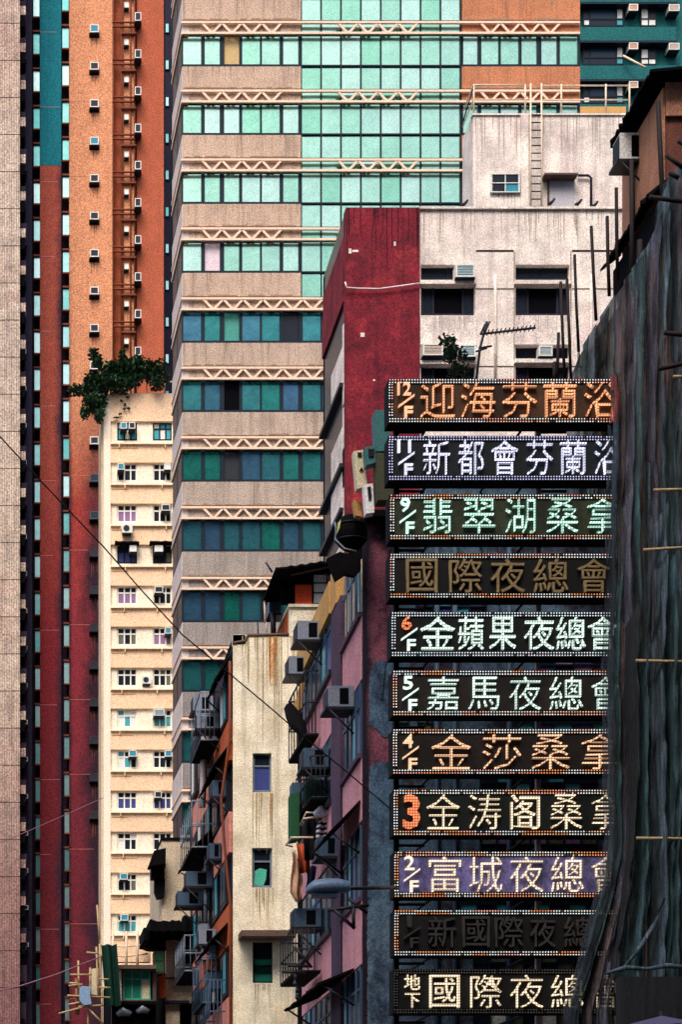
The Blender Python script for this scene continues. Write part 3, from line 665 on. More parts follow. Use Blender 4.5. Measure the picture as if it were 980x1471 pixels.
# ------------------------------------------------------------------ red and white building (Y = 70)
YW = 70.0
rw = thing('red_and_white_building', 'weathered building with a maroon end panel beside white plaster walls', 'building', (X(600, YW), YW, 0))
BW = 1790 + EYE * F / YW
holes = [(605, 380, 683, 402), (605, 408, 683, 453), (741, 380, 819, 402), (741, 408, 819, 453), (605, 495, 683, 517), (605, 524, 683, 570), (741, 495, 819, 515), (741, 524, 819, 570), (605, 640, 683, 690), (741, 640, 819, 690)]
holed('wall', rw, 603.5, 298, 1010, BW, YW, .35, holes, 'white_plaster')
box('inner_wall', rw, X(498, YW), X(1010, YW), YW + .36, YW + 4.7, 0, Z(299, YW), 'curtain_dark')
fb('end_panel', rw, 497, 298, 603, BW, YW - .12, .47, 'maroon_paint')
for a, c in ((605, 683), (741, 819)):
    for y in (402.2, 517.2 if a < 700 else 515.2):
        fb('window_ledge', rw, a - 1, y, c + 2, y + 5.3, YW - .12, .5, 'white_plaster')
    for y, h in ((408, 45), (524, 40), (640, 50)):
        window(rw, a + 1, y, c - 1, y + h, YW + .2, 'shade_violet', ['curtain_dark', 'black_void', 'curtain_dark'], cols=(0, .22, .78, 1), rows=(0, 1), fw=2.6, d=.1)
    for y in (380, 495): window(rw, a + 1, y + .5, c - 1, y + 21, YW + .22, 'dark_frame', ['curtain_dark'], cols=(0, .5, 1), rows=(0, 1), fw=1.5, d=.1)
    fb('window_apron', rw, a - 1, 453.3, c + 2, 494.7, YW - .07, .3, 'white_plaster')
for a, c in ((684.5, 738.5), (822.5, 890)):
    for px in (a, c - 1): pass
    fb('recess_shade_line', rw, a, 359, c, 361.5, YW - .01, .04, 'dark_brown')  # dark strip painted as the shade line of the recess
    for y in (414, 415.5): fb('wall_joint', rw, a, y + (0 if y == 414 else 110), c, y + .9 + (0 if y == 414 else 110), YW - .02, .04, 'concrete_ledge')
    mid = a + 27.5
    tube('drain_pipe', rw, [P(mid, 395, YW - .08), P(mid, 560, YW - .08)], .05, 'white_plaster')
for px in (739.5, 821): fb('wall_pier', rw, px - .4, 361, px + .4, 560, YW - .03, .05, 'concrete_ledge')
for (px, py, w_, h_) in ((501, 357, 4, 7), (506, 359, 9, 3), (566, 347, 3, 6), (518, 478, 6, 6), (536, 545, 3, 2)): fb('paint_chip', rw, px, py, px + w_, py + h_, YW - .128, .02, 'white_plaster')
fb('parapet_cap', rw, 602, 296.5, 1010, 299.5, YW - .1, .6, 'white_plaster')
ac(655.5, 379, 682.5, 397.5, YW + .2, .5, 'ac_white', 'ac_teal', 'blue fronted air conditioner right of the maroon panel, top window', 'air conditioners on the white plaster wall')
ac(608, 493.5, 637, 510, YW + .2, .5, 'ac_white', 'tan_grill', 'white framed air conditioner with tan grille beside the maroon panel', 'air conditioners on the white plaster wall')
ac(660, 494.5, 684, 512, YW + .2, .5, 'ac_white', 'ac_teal', 'teal fronted air conditioner behind the rooftop aerial', 'air conditioners on the white plaster wall')
ac(775, 496.5, 794.5, 511, YW + .2, .4, 'ac_white', 'ac_teal', 'small teal fronted air conditioner under the right dark window', 'air conditioners on the white plaster wall')
stains(rw, 604, 900, 299.6, 6, 52, 46, YW, 'grime_grey', .5, 1.6)
stains(rw, 498, 600, 298.5, 10, 90, 16, YW - .12, 'rear_dark', .5, 1.5)
for a, c in ((605, 683), (741, 819)): stains(rw, a, c - 2, 454, 6, 36, 12, YW - .07, 'grime_grey', .4, 1.4)
# flank of the red and white building
XW0 = X(497, YW)
def ws(name, z0y, z1y, out, mat, d0=0, d1=4.6, k=0): return sidebox(name, rw, Z(z1y, YW), Z(z0y, YW), out, mat, d0, d1, x0=XW0, k=k, Y0=YW + .25, inn=.5)
sidebox('flank_wall', rw, 0, Z(334, YW), .0, 'black_void', 0.1, 4.6, x0=XW0 + .03, k=0, Y0=YW + .25, inn=.5)
ws('flank_band', 332, 368, .02, 'maroon_paint'); ws('flank_band', 369.5, 428, .06, 'maroon_paint')
for y in (520, 636, 700, 800):
    ws('flank_parapet', y - 30, y + 24, .05, 'white_plaster', .2, 2.6); ws('flank_ledge', y + 25, y + 31, .18, 'dark_metal', 0, 4.6)
    ws('flank_edge', y - 60, y + 60, .04, 'white_plaster', 0, .25)
t = thing('rear_wall_block', 'narrow dark building edge left of the maroon building', 'building', (X(468, 76), 76, 0))
fb('wall', t, 467, 392, 478, 1790 + EYE * F / 76, 76, .4, 'rear_dark'); box('body', t, X(468, 76.4), X(520, 76), 76.41, 76.6, 0, Z(393, 76), 'black_void')
tube('wire', None, [P(x, y, YW - .25) for x, y in ((496, 405), (498, 413), (515, 414.5), (545, 415), (575, 411), (603, 407))], .03, 'cable_white')
meta(bpy.data.objects['wire'], 'white cable sagging across the maroon panel', 'cable'); bpy.data.objects['wire'].name = 'sagging_cable'
# roof house
YH = 78.0
rh = thing('roof_house', 'stained white plaster roof house with window and pale door', 'rooftop structure', (X(780, YH), YH, Z(300, YW)))
ZB = Z(299, YW) - .5
box('wall', rh, X(680, YH), X(985, YH), YH, YH + 1.8, ZB, Z(164, YH), 'white_plaster')
box('back_wall', rh, X(681, YH), X(985, YH), YH + 1.82, YH + 1.9, ZB, Z(167, YH), 'white_plaster')
fb('wall_pier', rh, 749, 165, 760, 320, YH - .1, .099, 'white_plaster')
fb('wall_cap', rh, 679, 162.5, 985, 165, YH - .06, .3, 'white_plaster')
window(rh, 705, 249, 748, 276, YH - .12, 'ac_white', ['curtain_dark', 'ac_teal', 'curtain_dark', 'curtain_dark'], cols=(0, .05, .5, .95, 1), rows=(0, .5, 1), fw=1.2)
for k in range(7): pass
d = fb('door', rh, 790, 253, 826, 320, YH - .05, .045, 'door_grey'); fb('door_frame', rh, 787.5, 251, 790, 320, YH - .08, .07, 'concrete_ledge')
fb('door_canopy', rh, 783, 248, 831, 250.6, YH - .5, .5, 'concrete_ledge')
tube('drain_pipe', rh, [P(831, 252, YH - .12), P(846, 252, YH - .12), P(850, 256, YH - .12), P(850, 310, YH - .12)], .05, 'dark_metal')
stains(rh, 682, 745, 165.5, 8, 70, 14, YH, 'grime_grey'); stains(rh, 762, 900, 165.5, 8, 80, 26, YH, 'grime_grey'); stains(rh, 704, 748, 277, 6, 20, 8, YH, 'grime_grey')
lad = thing('roof_ladder', 'metal rung ladder fixed to the stained roof house wall', 'ladder', P(771, 297, YH - .25))
for px in (763, 778.5): tube('rail', lad, [P(px, 120, YH - .3), P(px, 318, YH - .3)], .035, 'rail_metal')
for k in range(15): tube('rung', lad, [P(763, 165 + 11 * k, YH - .3), P(778.5, 165 + 11 * k, YH - .3)], .025, 'dark_metal')
ral = thing('roof_railing', 'thin cream pipe railing around the roof house roof', 'railing', P(720, 165, YH))
for px in (681, 755, 807, 871, 905): tube('post', ral, [P(px, 121, YH + .1), P(px, 165, YH + .1)], .035, 'rail_metal')
for a, c, y in ((681, 755, 122), (681, 763, 143), (778, 905, 123), (778, 905, 143.5)): tube('rail', ral, [P(a, y, YH + .1), P(c, y, YH + .1)], .03, 'rail_metal')
for px in (681,): 
    tube('rail', ral, [P(px, 122, YH + .1), (X(px, YH), YH + 1.9, Z(122, YH))], .03, 'rail_metal'); tube('rail', ral, [P(px, 143, YH + .1), (X(px, YH), YH + 1.9, Z(143, YH))], .03, 'rail_metal')
tube('rail', ral, [P(681, 122, YH + .1), P(666, 174, YH + .1)], .03, 'dark_metal')
for px, py in ((668, 292), (793, 290), (832, 291), (855, 294)):
    t = mesh_obj('roof_debris', *(lambda b: (b.v, b.f))(MB().tube([P(px - 5, py + 3, 71), P(px, py, 71), P(px + 4, py - 4, 71.2)], .045).tube([P(px - 2, py + 4, 71), P(px + 3, py - 2, 71)], .04)), 'dark_metal')
    meta(t, 'small dark valve clutter on the parapet, %s' % {668: 'at the left end of the roof house', 793: 'at the foot of the pale door', 832: 'just right of the pale door', 855: 'under the bent drain pipe'}[px], 'roof fitting', 'small dark fittings on the parapet')
# rooftop aerial
ant = thing('tv_aerial', 'dark television aerial with long tilted boom above the topmost sign', 'aerial', P(685, 545, 60))
tube('mast', ant, [P(683, 560, 60), P(690, 500, 60), P(700, 462, 60)], .04, 'dark_metal')
tube('boom', ant, [P(690, 480, 60), P(770, 471, 60)], .035, 'dark_metal')
for k in range(13): tube('element', ant, [P(697 + 6 * k, 473.5 - .6 * k + 1, 59.4), P(694 + 6 * k, 482.5 - .6 * k, 60.6)], .02, 'dark_metal')
for a, b_ in (((688, 500), (707, 497)), ((684, 505), (700, 500)), ((694, 485), (704, 462)), ((691, 480), (697, 466))): tube('element', ant, [P(*a, 60), P(*b_, 60)], .03, 'dark_metal')
pl = thing('rooftop_plant', 'spindly dark plant growing in front of the teal air conditioner', 'plant', P(655, 545, 61))
for a in ((640, 486), (648, 489), (655, 500), (662, 510), (645, 500)): tube('stem', pl, [P(654, 545, 61), P((a[0] + 656) / 2, (a[1] + 540) / 2, 61), P(*a, 61)], .025, 'bark', n=4)
cr = MB()
for a in ((640, 488), (649, 491), (655, 503), (662, 512), (648, 505), (658, 525), (652, 535), (645, 515), (666, 530)): leaves(cr, X(a[0], 61), 61, Z(a[1], 61), .22, .2, .2, 40, .16)
cr.build('foliage', 'leaf', pl)

# ------------------------------------------------------------------ cream building (Y = 62)
YC = 62.0
cb = thing('cream_building', 'rust streaked cream plaster building with three small windows in its end wall', 'building', (X(390, YC), YC, 0))
XC0 = X(334.5, YC)
hl = [(363, 1082, 390, 1138), (362, 1218, 391, 1275), (363, 1353, 392, 1412)]
hl2 = hl
holed('end_wall', cb, 334.5, 912, 470, 1790 + EYE * F / YC, YC, .3, hl2, 'cream_plaster')
box('body', cb, XC0 + .02, X(470, YC), YC + .31, YC + 14, 0, Z(913, YC), 'black_void')
fb('parapet', cb, 334.5, 926, 352, 911.5, YC, .3, 'cream_plaster')
window(cb, 363.5, 1082.5, 389.5, 1137.5, YC + .12, 'grey_metal', ['curtain_dark', 'curtain_blue'], cols=(0, 1), rows=(0, .33, 1), fw=2.4, label='metal window with a blue curtain')
window(cb, 362.5, 1218.5, 390.5, 1274.5, YC + .12, 'grey_metal', ['curtain_dark', 'black_void'], cols=(0, 1), rows=(0, .34, 1), fw=2.6, label='metal window stuffed with a green bundle')
mesh_obj('window_bundle', *(lambda b: (b.v, b.f))(MB().slab([(X(x, YC), Z(y, YC)) for x, y in ((366, 1270), (367, 1250), (374, 1246), (384, 1248), (383, 1262), (379, 1271))], YC + .14, YC + .17)), 'jade_frame', cb)
window(cb, 363.5, 1353.5, 391.5, 1411.5, YC + .12, 'dark_metal', ['curtain_dark', 'jade_pane', 'green_netting', 'jade_pane'], cols=(0, 1), rows=(0, .4, .58, .76, 1), fw=1.8, label='dark window with green lower panes')
for q in (1283, 1145): pass
fb('canopy', cb, 347, 1336, 426, 1344.5, YC - .9, .9, 'concrete_ledge')
fb('rust_patch', cb, 388, 913, 397, 985, YC - .004, .006, 'rust_stain')
for (p0, q0, p1, q1) in ((366, 1276, 376, 1300),): pass
tube('coping', cb, [P(334, 924, YC), P(352, 921, YC), P(356, 912.5, YC), P(415, 911.5, YC)], .05, 'concrete_ledge')
stains(cb, 342, 430, 913.5, 14, 90, 20, YC, 'grime_tan'); stains(cb, 376, 404, 914, 50, 160, 12, YC - .012, 'grime_tan', .5, 1.4)
stains(cb, 386, 398, 914, 20, 70, 6, YC - .02, 'rust_brown', .8, 2.2)
stains(cb, 362, 392, 1139, 20, 90, 14, YC, 'grime_tan'); stains(cb, 360, 394, 1276, 14, 58, 16, YC, 'grime_tan'); stains(cb, 388, 394, 1139, 40, 76, 3, YC - .02, 'rust_brown', .5, 1)
stains(cb, 362, 394, 1413, 8, 40, 8, YC, 'grime_tan')
# stair house above
box('stair_house', cb, X(416, 61.98), X(474, 61.98), 61.98, 62.25, Z(914, 61.98), Z(870, 61.98), 'cream_plaster')
box('stair_house_side', cb, X(416, 61.98), X(418, 61.98), 62.252, 64.8, Z(914, 61.98), Z(871, 61.98), 'terracotta')
fb('stair_house_coping', cb, 414.5, 867.5, 474, 871.5, 61.9, 2.9, 'cream_plaster')
# flank with flats over the lane
def cs(name, z0, z1, out, mat, d0, d1, inn=.3): return sidebox(name, cb, z0, z1, out, mat, d0, d1, x0=XC0, k=0, Y0=YC, inn=inn)
cs('flank_wall', 0, Z(926, YC), 0, 'estate_dark', .01, 13.9, inn=.01)
tube('drain_pipe', cb, [(XC0 - .1, YC - .02, Z(950, YC)), (XC0 - .1, YC - .02, Z(1060, YC)), (XC0 - .35, YC - .02, Z(1140, YC)), (XC0 - .38, YC - .02, Z(1150, YC)), (XC0 - .22, YC - .02, Z(1240, YC)), (XC0 - .08, YC - .02, Z(1300, YC)), (XC0 - .08, YC - .02, 0)], .045, 'pipe_brown')
zf = [Z(1000 + 133 * k, YC) for k in range(6)]
nl = 0
for k, z in enumerate(zf):
    if z < 1: continue
    cs('spandrel', z - 2.0, z - .7, .12, 'terracotta' if k % 2 == 0 else 'salmon', .1, 4.5 if k < 2 else 7)
    cs('spandrel', z - 2.0, z - .9, .10, 'salmon', 7.2, 12)
    for j in range(5):
        d0 = .6 + j * 2.4
        cs('window', z - .6, z + .8, .16, 'dark_metal', d0, d0 + 1.5); cs('window_pane', z - .5, z + .7, .18, 'curtain_teal' if (j + k) % 3 == 0 else 'curtain_dark', d0 + .1, d0 + .65); cs('window_pane', z - .5, z + .7, .18, 'curtain_white' if (j + k) % 4 == 0 else 'curtain_dark', d0 + .8, d0 + 1.4)
def awning(parent_none, Y0, Y1, z, xw, out, drop, label, mat='corrugated_dark', group='awnings over the lane'):
    t = thing('awning', label, 'awning', (xw, (Y0 + Y1) / 2, z - drop), group)
    n = max(5, int((Y1 - Y0) / .18)); vs, fs = [], []
    for i in range(n + 1):
        yy = Y0 + (Y1 - Y0) * i / n; rip = .03 * (i % 2)
        vs += [(xw, yy, z + rip), (xw - out + random.uniform(-.04, .04), yy, z - drop + rip), (xw - out, yy, z - drop - .05 + rip), (xw, yy, z - .05 + rip)]
    for i in range(n):
        a = i * 4; fs += [(a, a + 1, a + 5, a + 4), (a + 1, a + 2, a + 6, a + 5), (a + 2, a + 3, a + 7, a + 6), (a + 3, a, a + 4, a + 7)]
    fs += [(0, 3, 2, 1), (n * 4, n * 4 + 1, n * 4 + 2, n * 4 + 3)]
    mesh_obj('sheet', vs, fs, mat, t)
    for yy in (Y0 + .1, Y1 - .1): tube('strut', t, [(xw - out * .9, yy, z - drop), (xw, yy, z - drop - .5)], .025, 'dark_metal')
    return t
awning(None, YC + .1, YC + 2.6, Z(935, YC), XC0 - .02, .55, .9, 'dark topmost awning at the cream building corner')
awning(None, YC + .1, YC + 4.6, Z(1062, YC), XC0 - .02, .6, .8, 'black awning above the salmon flank panel of the cream building')
awning(None, YC + .3, YC + 6, Z(1318, YC), XC0 - .02, .6, .6, 'black awning low on the lane side, beside the lowest canopy')
awning(None, YC + 5.0, YC + 9, Z(1185, YC + 5), XC0 - .02, .9, .9, 'black ragged awning projecting farthest over the lane')
for (ya, z, out, case, lab) in ((64.6, 1035, .75, 'ac_grey', 'grey air conditioner on a long bracket over the lane'), (66.4, 1010, .7, 'ac_grey', 'pale air conditioner behind the long bracket unit'),
                                (62.6, 1132, .45, 'ac_blue', 'dark blue air conditioner below the salmon flank panel'), (66.8, 1262, .9, 'ac_blue', 'blue air conditioner with slotted side over the lane'),
                                (69.5, 1290, .95, 'ac_blue', 'dark air conditioner hanging farthest over the lane'), (64.0, 1222, .4, 'ac_blue', 'dark air conditioner near the orange drain pipe'),
                                (65.5, 1345, .6, 'ac_grey', 'grey air conditioner above the caged balcony')):
    zz = Z(z, ya); ac_side(ya, ya + .75, zz - .25, zz + .25, XC0 - .15, out, case, lab, 'air conditioners over the lane')
def cage(Y0, Y1, z0, z1, xw, out, label, mat='grey_metal', group='window cages over the lane'):
    t = thing('window_cage', label, 'window cage', (xw, (Y0 + Y1) / 2, z0), group)
    for z in (z0, (z0 + z1) / 2, z1):
        tube('rail', t, [(xw, Y0, z), (xw - out, Y0, z), (xw - out, Y1, z), (xw, Y1, z)], .025, mat, n=4, smooth=False)
    for k in range(7):
        yy = Y0 + (Y1 - Y0) * k / 6; tube('bar', t, [(xw - out, yy, z0), (xw - out, yy, z1)], .016, mat, n=4)
    for k in range(1, 4): tube('bar', t, [(xw - out * k / 4, Y0, z0), (xw - out * k / 4, Y0, z1)], .016, mat, n=4)
    box('floor_tray', t, xw - out, xw - .01, Y0, Y1, z0 - .06, z0 - .01, 'corrugated_dark')
    return t
cage(64.5, 67.5, Z(1068, 65), Z(1000, 65), XC0 - .17, .6, 'cluttered grey window cage at the top of the lane side')
cage(66, 70, Z(1225, 67), Z(1160, 67), XC0 - .17, .75, 'barred window cage under the blue air conditioner column')
cage(64, 67, Z(1440, 64), Z(1375, 64), XC0 - .17, .6, 'blue grey window cage low over the lane', 'ac_blue')
cage(62.6, 65.5, Z(1500, 63), Z(1410, 63), XC0 - .17, .5, 'lowest window cage over the lane', 'ac_blue')
cage(68, 71.5, Z(1400, 69), Z(1350, 69), XC0 - .17, .8, 'window cage beside the beige building balcony')
t = thing('flue_pipe', 'white vertical flue pipe in front of the tower base', 'pipe', P(291, 1180, 68))
tube('pipe', t, [P(293, 1055, 67), P(292, 1120, 67), P(290, 1160, 67)], .12, 'post_white')
t = thing('flue_pipe', 'grey vertical flue pipe between the blue air conditioners', 'pipe', P(295, 1330, 68))
tube('pipe', t, [P(296, 1225, 67), P(295, 1330, 67)], .07, 'grey_metal')
for (px, py, w_, h_, Y, mt, lab) in ((286, 1325, 14, 24, 66, 'grey_metal', 'small greenish metal box beside the lane flue pipe'), (296, 1395, 22, 26, 64.5, 'ac_blue', 'blue metal cabinet stacked low on the lane side'), (302, 1357, 9, 18, 65, 'tarp_silver', 'pale blue drum on the lane balcony'), (288, 1380, 8, 40, 66, 'terracotta', 'rusty orange board on the lane side')):
    t = thing('wall_cabinet', lab, 'cabinet', P(px, py + h_, Y), 'boxes fixed along the lane side')
    fb('body', t, px, py, px + w_, py + h_, Y, .6, mt); fb('door', t, px + 1, py + 1, px + w_ - 1, py + h_ - 1, Y - .03, .03, mt)
    fb('lid', t, px - 1, py - 1.5, px + w_ + 1, py - .1, Y - .06, .7, 'dark_metal')

# roof shack
YS = 62.1
sh = thing('roof_shack', 'makeshift roof shack with red wall, white window and black corrugated roof', 'shack', P(440, 870, YS))
box('wall', sh, X(404, YS), X(424, YS), YS, YS + .1, Z(868, YS), Z(815, YS), 'black_void')
box('back_wall', sh, X(425, YS), X(500, YS), YS + .2, YS + 2, Z(868, YS), Z(810, YS), 'black_void')
fb('red_wall', sh, 424, 840, 448, 868, YS, .12, 'red_panel')
fb('upper_wall', sh, 424, 815, 449, 839.8, YS + .01, .1, 'black_void')
window(sh, 449.5, 824, 489, 868, YS + .02, 'dark_frame', ['box_white'], cols=(0, .52, .6, 1), rows=(0, .3, .62, 1), fw=1.3)
vs, fs = [], []
npts = 24
for i in range(npts + 1):
    u = i / npts; xx = 8.66 + u * 3.75; zt = Z(817, 61.2) + u * .55; rip = .04 * (i % 2)
    vs += [(xx, 61.2 + random.uniform(-.02, .02), zt + rip), (xx, 62.2, zt - .02 + rip), (xx, 62.2, zt - .07 + rip), (xx, 61.2, zt - .06 + rip)]
for i in range(npts):
    a = i * 4; fs += [(a, a + 4, a + 5, a + 1), (a + 1, a + 5, a + 6, a + 2), (a + 2, a + 6, a + 7, a + 3), (a + 3, a + 7, a + 4, a)]
fs += [(0, 1, 2, 3), (npts * 4 + 3, npts * 4 + 2, npts * 4 + 1, npts * 4)]
mesh_obj('corrugated_roof', vs, fs, 'corrugated_dark', sh)
fl = [P(396, 815, 61.18), P(428, 813, 61.4), P(424, 862, 63.4), P(377, 863, 63.4)]
mesh_obj('roof_flap', fl + [(x, y_, z - .05) for x, y_, z in fl], [(0, 1, 2, 3), (7, 6, 5, 4), (0, 4, 5, 1), (1, 5, 6, 2), (2, 6, 7, 3), (3, 7, 4, 0)], 'corrugated_dark', sh)
tube('roof_batten', sh, [P(418, 826, 61.5), P(482, 812, 61.5)], .03, 'concrete_ledge')
tube('roof_stick', sh, [P(382, 808, 62), P(391, 822, 62)], .03, 'dark_metal')
ac(387, 860, 404, 880, 64.2, .8, 'ac_blue', 'ac_grill', 'dark blue unit hanging under the black shack roof', 'units under the shack roof')
for px, a, b_, r_ in ((380, 862, 895, .035), (392, 880, 915, .09), (370, 893, 915, .02), (382, 893, 910, .02)):
    tube('hanging_pipe', sh, [P(px, a, 63.3), P(px + 1, b_, 63.3)], r_, 'dark_metal' if px > 385 or px == 370 else 'rail_metal')

# ------------------------------------------------------------------ pink building with street side bays
XP, KP, YP = 8.25, 60 / 2800, 44.0
pk = thing('pink_tenement', 'peeling pink and blue tenement behind the stacked neon signs', 'building', (XP + 2.5, YP, 0))
def pside(name, z0, z1, out, mat, d0, d1, inn=.3, label=None):
    o = sidebox(name, pk, z0, z1, out, mat, d0, d1, x0=XP, k=KP, Y0=YP, inn=inn)
    if label: o['label'] = label
    return o
box('front_wall', pk, XP, X(905, YP), YP, YP + .4, 0, Z(738, YP), 'patched_plaster')
def rag(pts, n=4, j=1.0):
    out = []
    for i, a in enumerate(pts):
        c = pts[(i + 1) % len(pts)]; n = max(2, int(math.hypot(c[0] - a[0], c[1] - a[1]) / 3))
        for k in range(n):
            u = k / n; out.append((a[0] + (c[0] - a[0]) * u + (random.uniform(-j, j) if k else 0), a[1] + (c[1] - a[1]) * u + (random.uniform(-j, j) if k else 0)))
    return out
for pts in ([(534, 957), (545, 948), (563, 950), (563, 1056), (552, 1060), (540, 1046), (531, 1042), (530, 985)], [(531, 1102), (542, 1094), (563, 1096), (563, 1560), (528, 1560), (528, 1300), (530, 1200)]):
    MB().slab([(X(x, YP), Z(y, YP)) for x, y in rag(pts)][::-1], YP - .018, YP - .003).build('blue_paint_patch', 'blue_patch', pk)
box('body', pk, XP + .3, X(905, YP), YP + .41, YP + 12, 0, 17.2, 'black_void')
pside('side_wall', 0, 17.3, 0, 'estate_dark', .02, 10.4, inn=.05)
pside('parapet_coping', 17.35, 18.15, .16, 'mustard_coping', 4.5, 10.6)
pside('corner_column', 0, Z(742, YP), .05, 'patched_plaster', -.02, .12, inn=.2)
pside('column', 0, 17.3, .1, 'purple_column', 3.0, 4.5); pside('column_cap', 17.32, 18.3, .12, 'mustard_coping', 3.6, 4.5)
for zt in (15.85, 12.65, 9.4, 6.2, 3.0):
    zb = max(zt - 1.4, .2)
    pside('spandrel', zb, zt, .06, 'pink_plaster', .13, 2.95)
    pside('spandrel', zb, zt, .06, 'pink_plaster', 4.55, 10.3)
    pside('spandrel_drip', zt + .005, zt + .12, .14, 'purple_column', .13, 2.95); pside('spandrel_drip', zt + .005, zt + .12, .16, 'dark_metal', 4.55, 10.3)
    for j, d0 in enumerate((.3, .95, 1.6, 2.25, 4.75, 5.7, 6.65, 7.6, 8.55, 9.4)):
        wid = .58 if d0 < 3 else .85
        z0, z1 = zt + .13, zt + 1.78
        pside('window_frame', z0, z1, .07, 'ac_blue', d0, d0 + .07); pside('window_frame', z0 + 1.1, z0 + 1.16, .07, 'ac_blue', d0 + .07, d0 + wid)
        pside('window_pane', z0, z1, .04, ('curtain_teal', 'curtain_dark', 'curtain_blue', 'curtain_dark', 'curtain_dark')[(j * 3 + int(zt)) % 5], d0 + .08, d0 + wid)
for k in range(7):
    d0 = .25 + k * .38; pside('white_bar', 15.98, 17.2, .05, 'rail_metal', d0, d0 + .05)
# front windows seen between the signs
for (p0, q0, p1, q1, mats) in ((598, 862, 700, 880, ['curtain_blue', 'curtain_dark', 'curtain_teal']), (770, 946, 880, 964, ['curtain_dark', 'curtain_blue', 'curtain_lilac']), (572, 1030, 588, 1047, ['curtain_olive']), (600, 1030, 622, 1047, ['curtain_olive']),
                              (740, 1030, 880, 1047, ['curtain_dark', 'curtain_teal', 'curtain_dark', 'curtain_blue']), (690, 1115, 860, 1134, ['curtain_dark', 'curtain_dark', 'curtain_teal']), (690, 1203, 860, 1223, ['curtain_olive', 'curtain_dark', 'curtain_lilac', 'curtain_dark']),
                              (660, 1290, 870, 1307, ['curtain_dark', 'curtain_teal', 'curtain_dark', 'curtain_dark']), (680, 1374, 850, 1392, ['curtain_dark', 'curtain_dark', 'curtain_olive']), (680, 1458, 850, 1520, ['curtain_dark', 'curtain_olive', 'curtain_white'])):
    n = max(1, int((p1 - p0) / 24)); window(pk, p0, q0 - 12, p1, q1 + 12, YP - .1, 'dark_frame', mats, cols=[k / n for k in range(n + 1)], rows=(0, .5, 1), fw=2.2)
for px in (628, 654, 732): tube('wall_pipe', pk, [P(px, 780, YP - .12), P(px, 1560, YP - .12)], .06, 'ac_blue')
MB().slab([(X(563, YP), 0), (X(905, YP), 0), (X(905, YP), Z(741, YP)), (X(563, YP), Z(741, YP))], YP - .06, YP - .002).build('front_render', 'slate_render', pk)
box('front_sheeting', pk, X(602, YP), X(884, YP), YP - .1, YP - .04, Z(745, YP), Z(693, YP), 'slate_render')
fb('front_coping', pk, 527, 732, 905, 741, YP - .35, 1, 'corrugated_dark')
# white steel posts that carry the signs
for px, lab in ((774.5, 'white steel post behind the signs, nearer the netting'), (570, 'dark steel post behind the left ends of the signs')):
    t = thing('sign_post', lab, 'post', (X(px, 40.7), 40.7, 0))
    mt = 'post_white' if px > 600 else 'sign_case'
    fb('post', t, px - 3.5, 546, px + 3.5, 1790 + EYE * F / 40.7, 40.55, .12, mt)
    for k in range(11):
        y = 575 + 84.8 * k; tube('bracket', t, [P(px, y + 46, 40.66), (X(px, 40.7), 43.9, Z(y + 52, 40.7))] if px > 600 and y > 700 else [P(px, y + 46, 40.6), P(px + 40, y + 46, 40.6)], .03, 'dark_metal')
# clutter on the corner above the pink column
def gadget(name, label, cat, pts, Y, d, mat, extras=()):
    t = thing(name, label, cat, P(pts[0][0], max(p[1] for p in pts), Y))
    MB().slab([(X(x, Y), Z(y, Y)) for x, y in pts], Y, Y + d).build('body', mat, t)
    for nm, pp, mt in extras: MB().slab([(X(x, Y - .02), Z(y, Y - .02)) for x, y in pp], Y - .03, Y - .002).build(nm, mt, t)
    return t
gadget('sign_back_box', 'dusty teal metal box left of the two topmost signs', 'metal box', [(539, 589), (561, 589), (561, 648), (541, 648)], 42, .4, 'box_teal')
gadget('sign_back_box', 'dull olive metal box left of the lavender sign', 'metal box', [(541, 650), (567, 652), (567, 718), (543, 718)], 42, .4, 'box_olive')
gadget('control_box', 'tilted cream control box with warning triangle above the pink column', 'control box', [(508, 648), (522, 646), (528, 698), (513, 702)], 42.5, .25, 'box_cream', [('dial', [(514, 650), (520, 650), (520, 656), (514, 655)], 'dark_metal'), ('warning_mark', [(516.5, 676), (519.5, 671), (522.5, 676)], 'dark_brown')])
gadget('control_box', 'white narrow control box with exposed wiring beside the olive box', 'control box', [(523, 696), (536, 694), (538, 736), (526, 738)], 42.3, .25, 'box_white', [('wiring', [(528, 700), (533, 699), (534, 716), (530, 718)], 'dark_metal')])
gadget('control_box', 'small mustard box below the tilted cream control box', 'control box', [(508, 718), (521, 722), (520, 742), (511, 740)], 42.8, .2, 'mustard_coping')
gadget('junction_box', 'dark teal junction box beside the tilted cream box', 'junction box', [(525, 642), (541, 640), (541, 664), (527, 668)], 42.1, .3, 'box_teal', [('cover', [(529, 645), (538, 645), (537, 655), (530, 656)], 'dark_metal')])
dsh = thing('floodlight_drum', 'black round drum with a pale strip at the corner above the pink column', 'drum', P(500, 790, 43.5))
vs, fs = [], []
for i in range(13):
    a = math.pi * i / 12; r_ = math.sin(a) * X(24, 43.5) + .001
    for k in range(20):
        th = 2 * math.pi * k / 20; vs.append((X(503, 43.5) + r_ * math.cos(th), 43.4 + r_ * math.sin(th) * .8, Z(768, 43.5) + math.cos(a) * X(27, 43.5)))
for i in range(12):
    for k in range(20): fs.append((i * 20 + k, i * 20 + (k + 1) % 20, (i + 1) * 20 + (k + 1) % 20, (i + 1) * 20 + k))
mesh_obj('shell', vs, fs, 'corrugated_dark', dsh, smooth=True)
for yq in (757, 779): tube('hoop', dsh, [(X(503, 43.5) + X(22.6, 43.5) * math.cos(a), 43.4 + X(22.6, 43.5) * math.sin(a) * .82, Z(yq, 43.5)) for a in [2 * math.pi * q / 18 for q in range(19)]], .02, 'dark_metal', n=4)
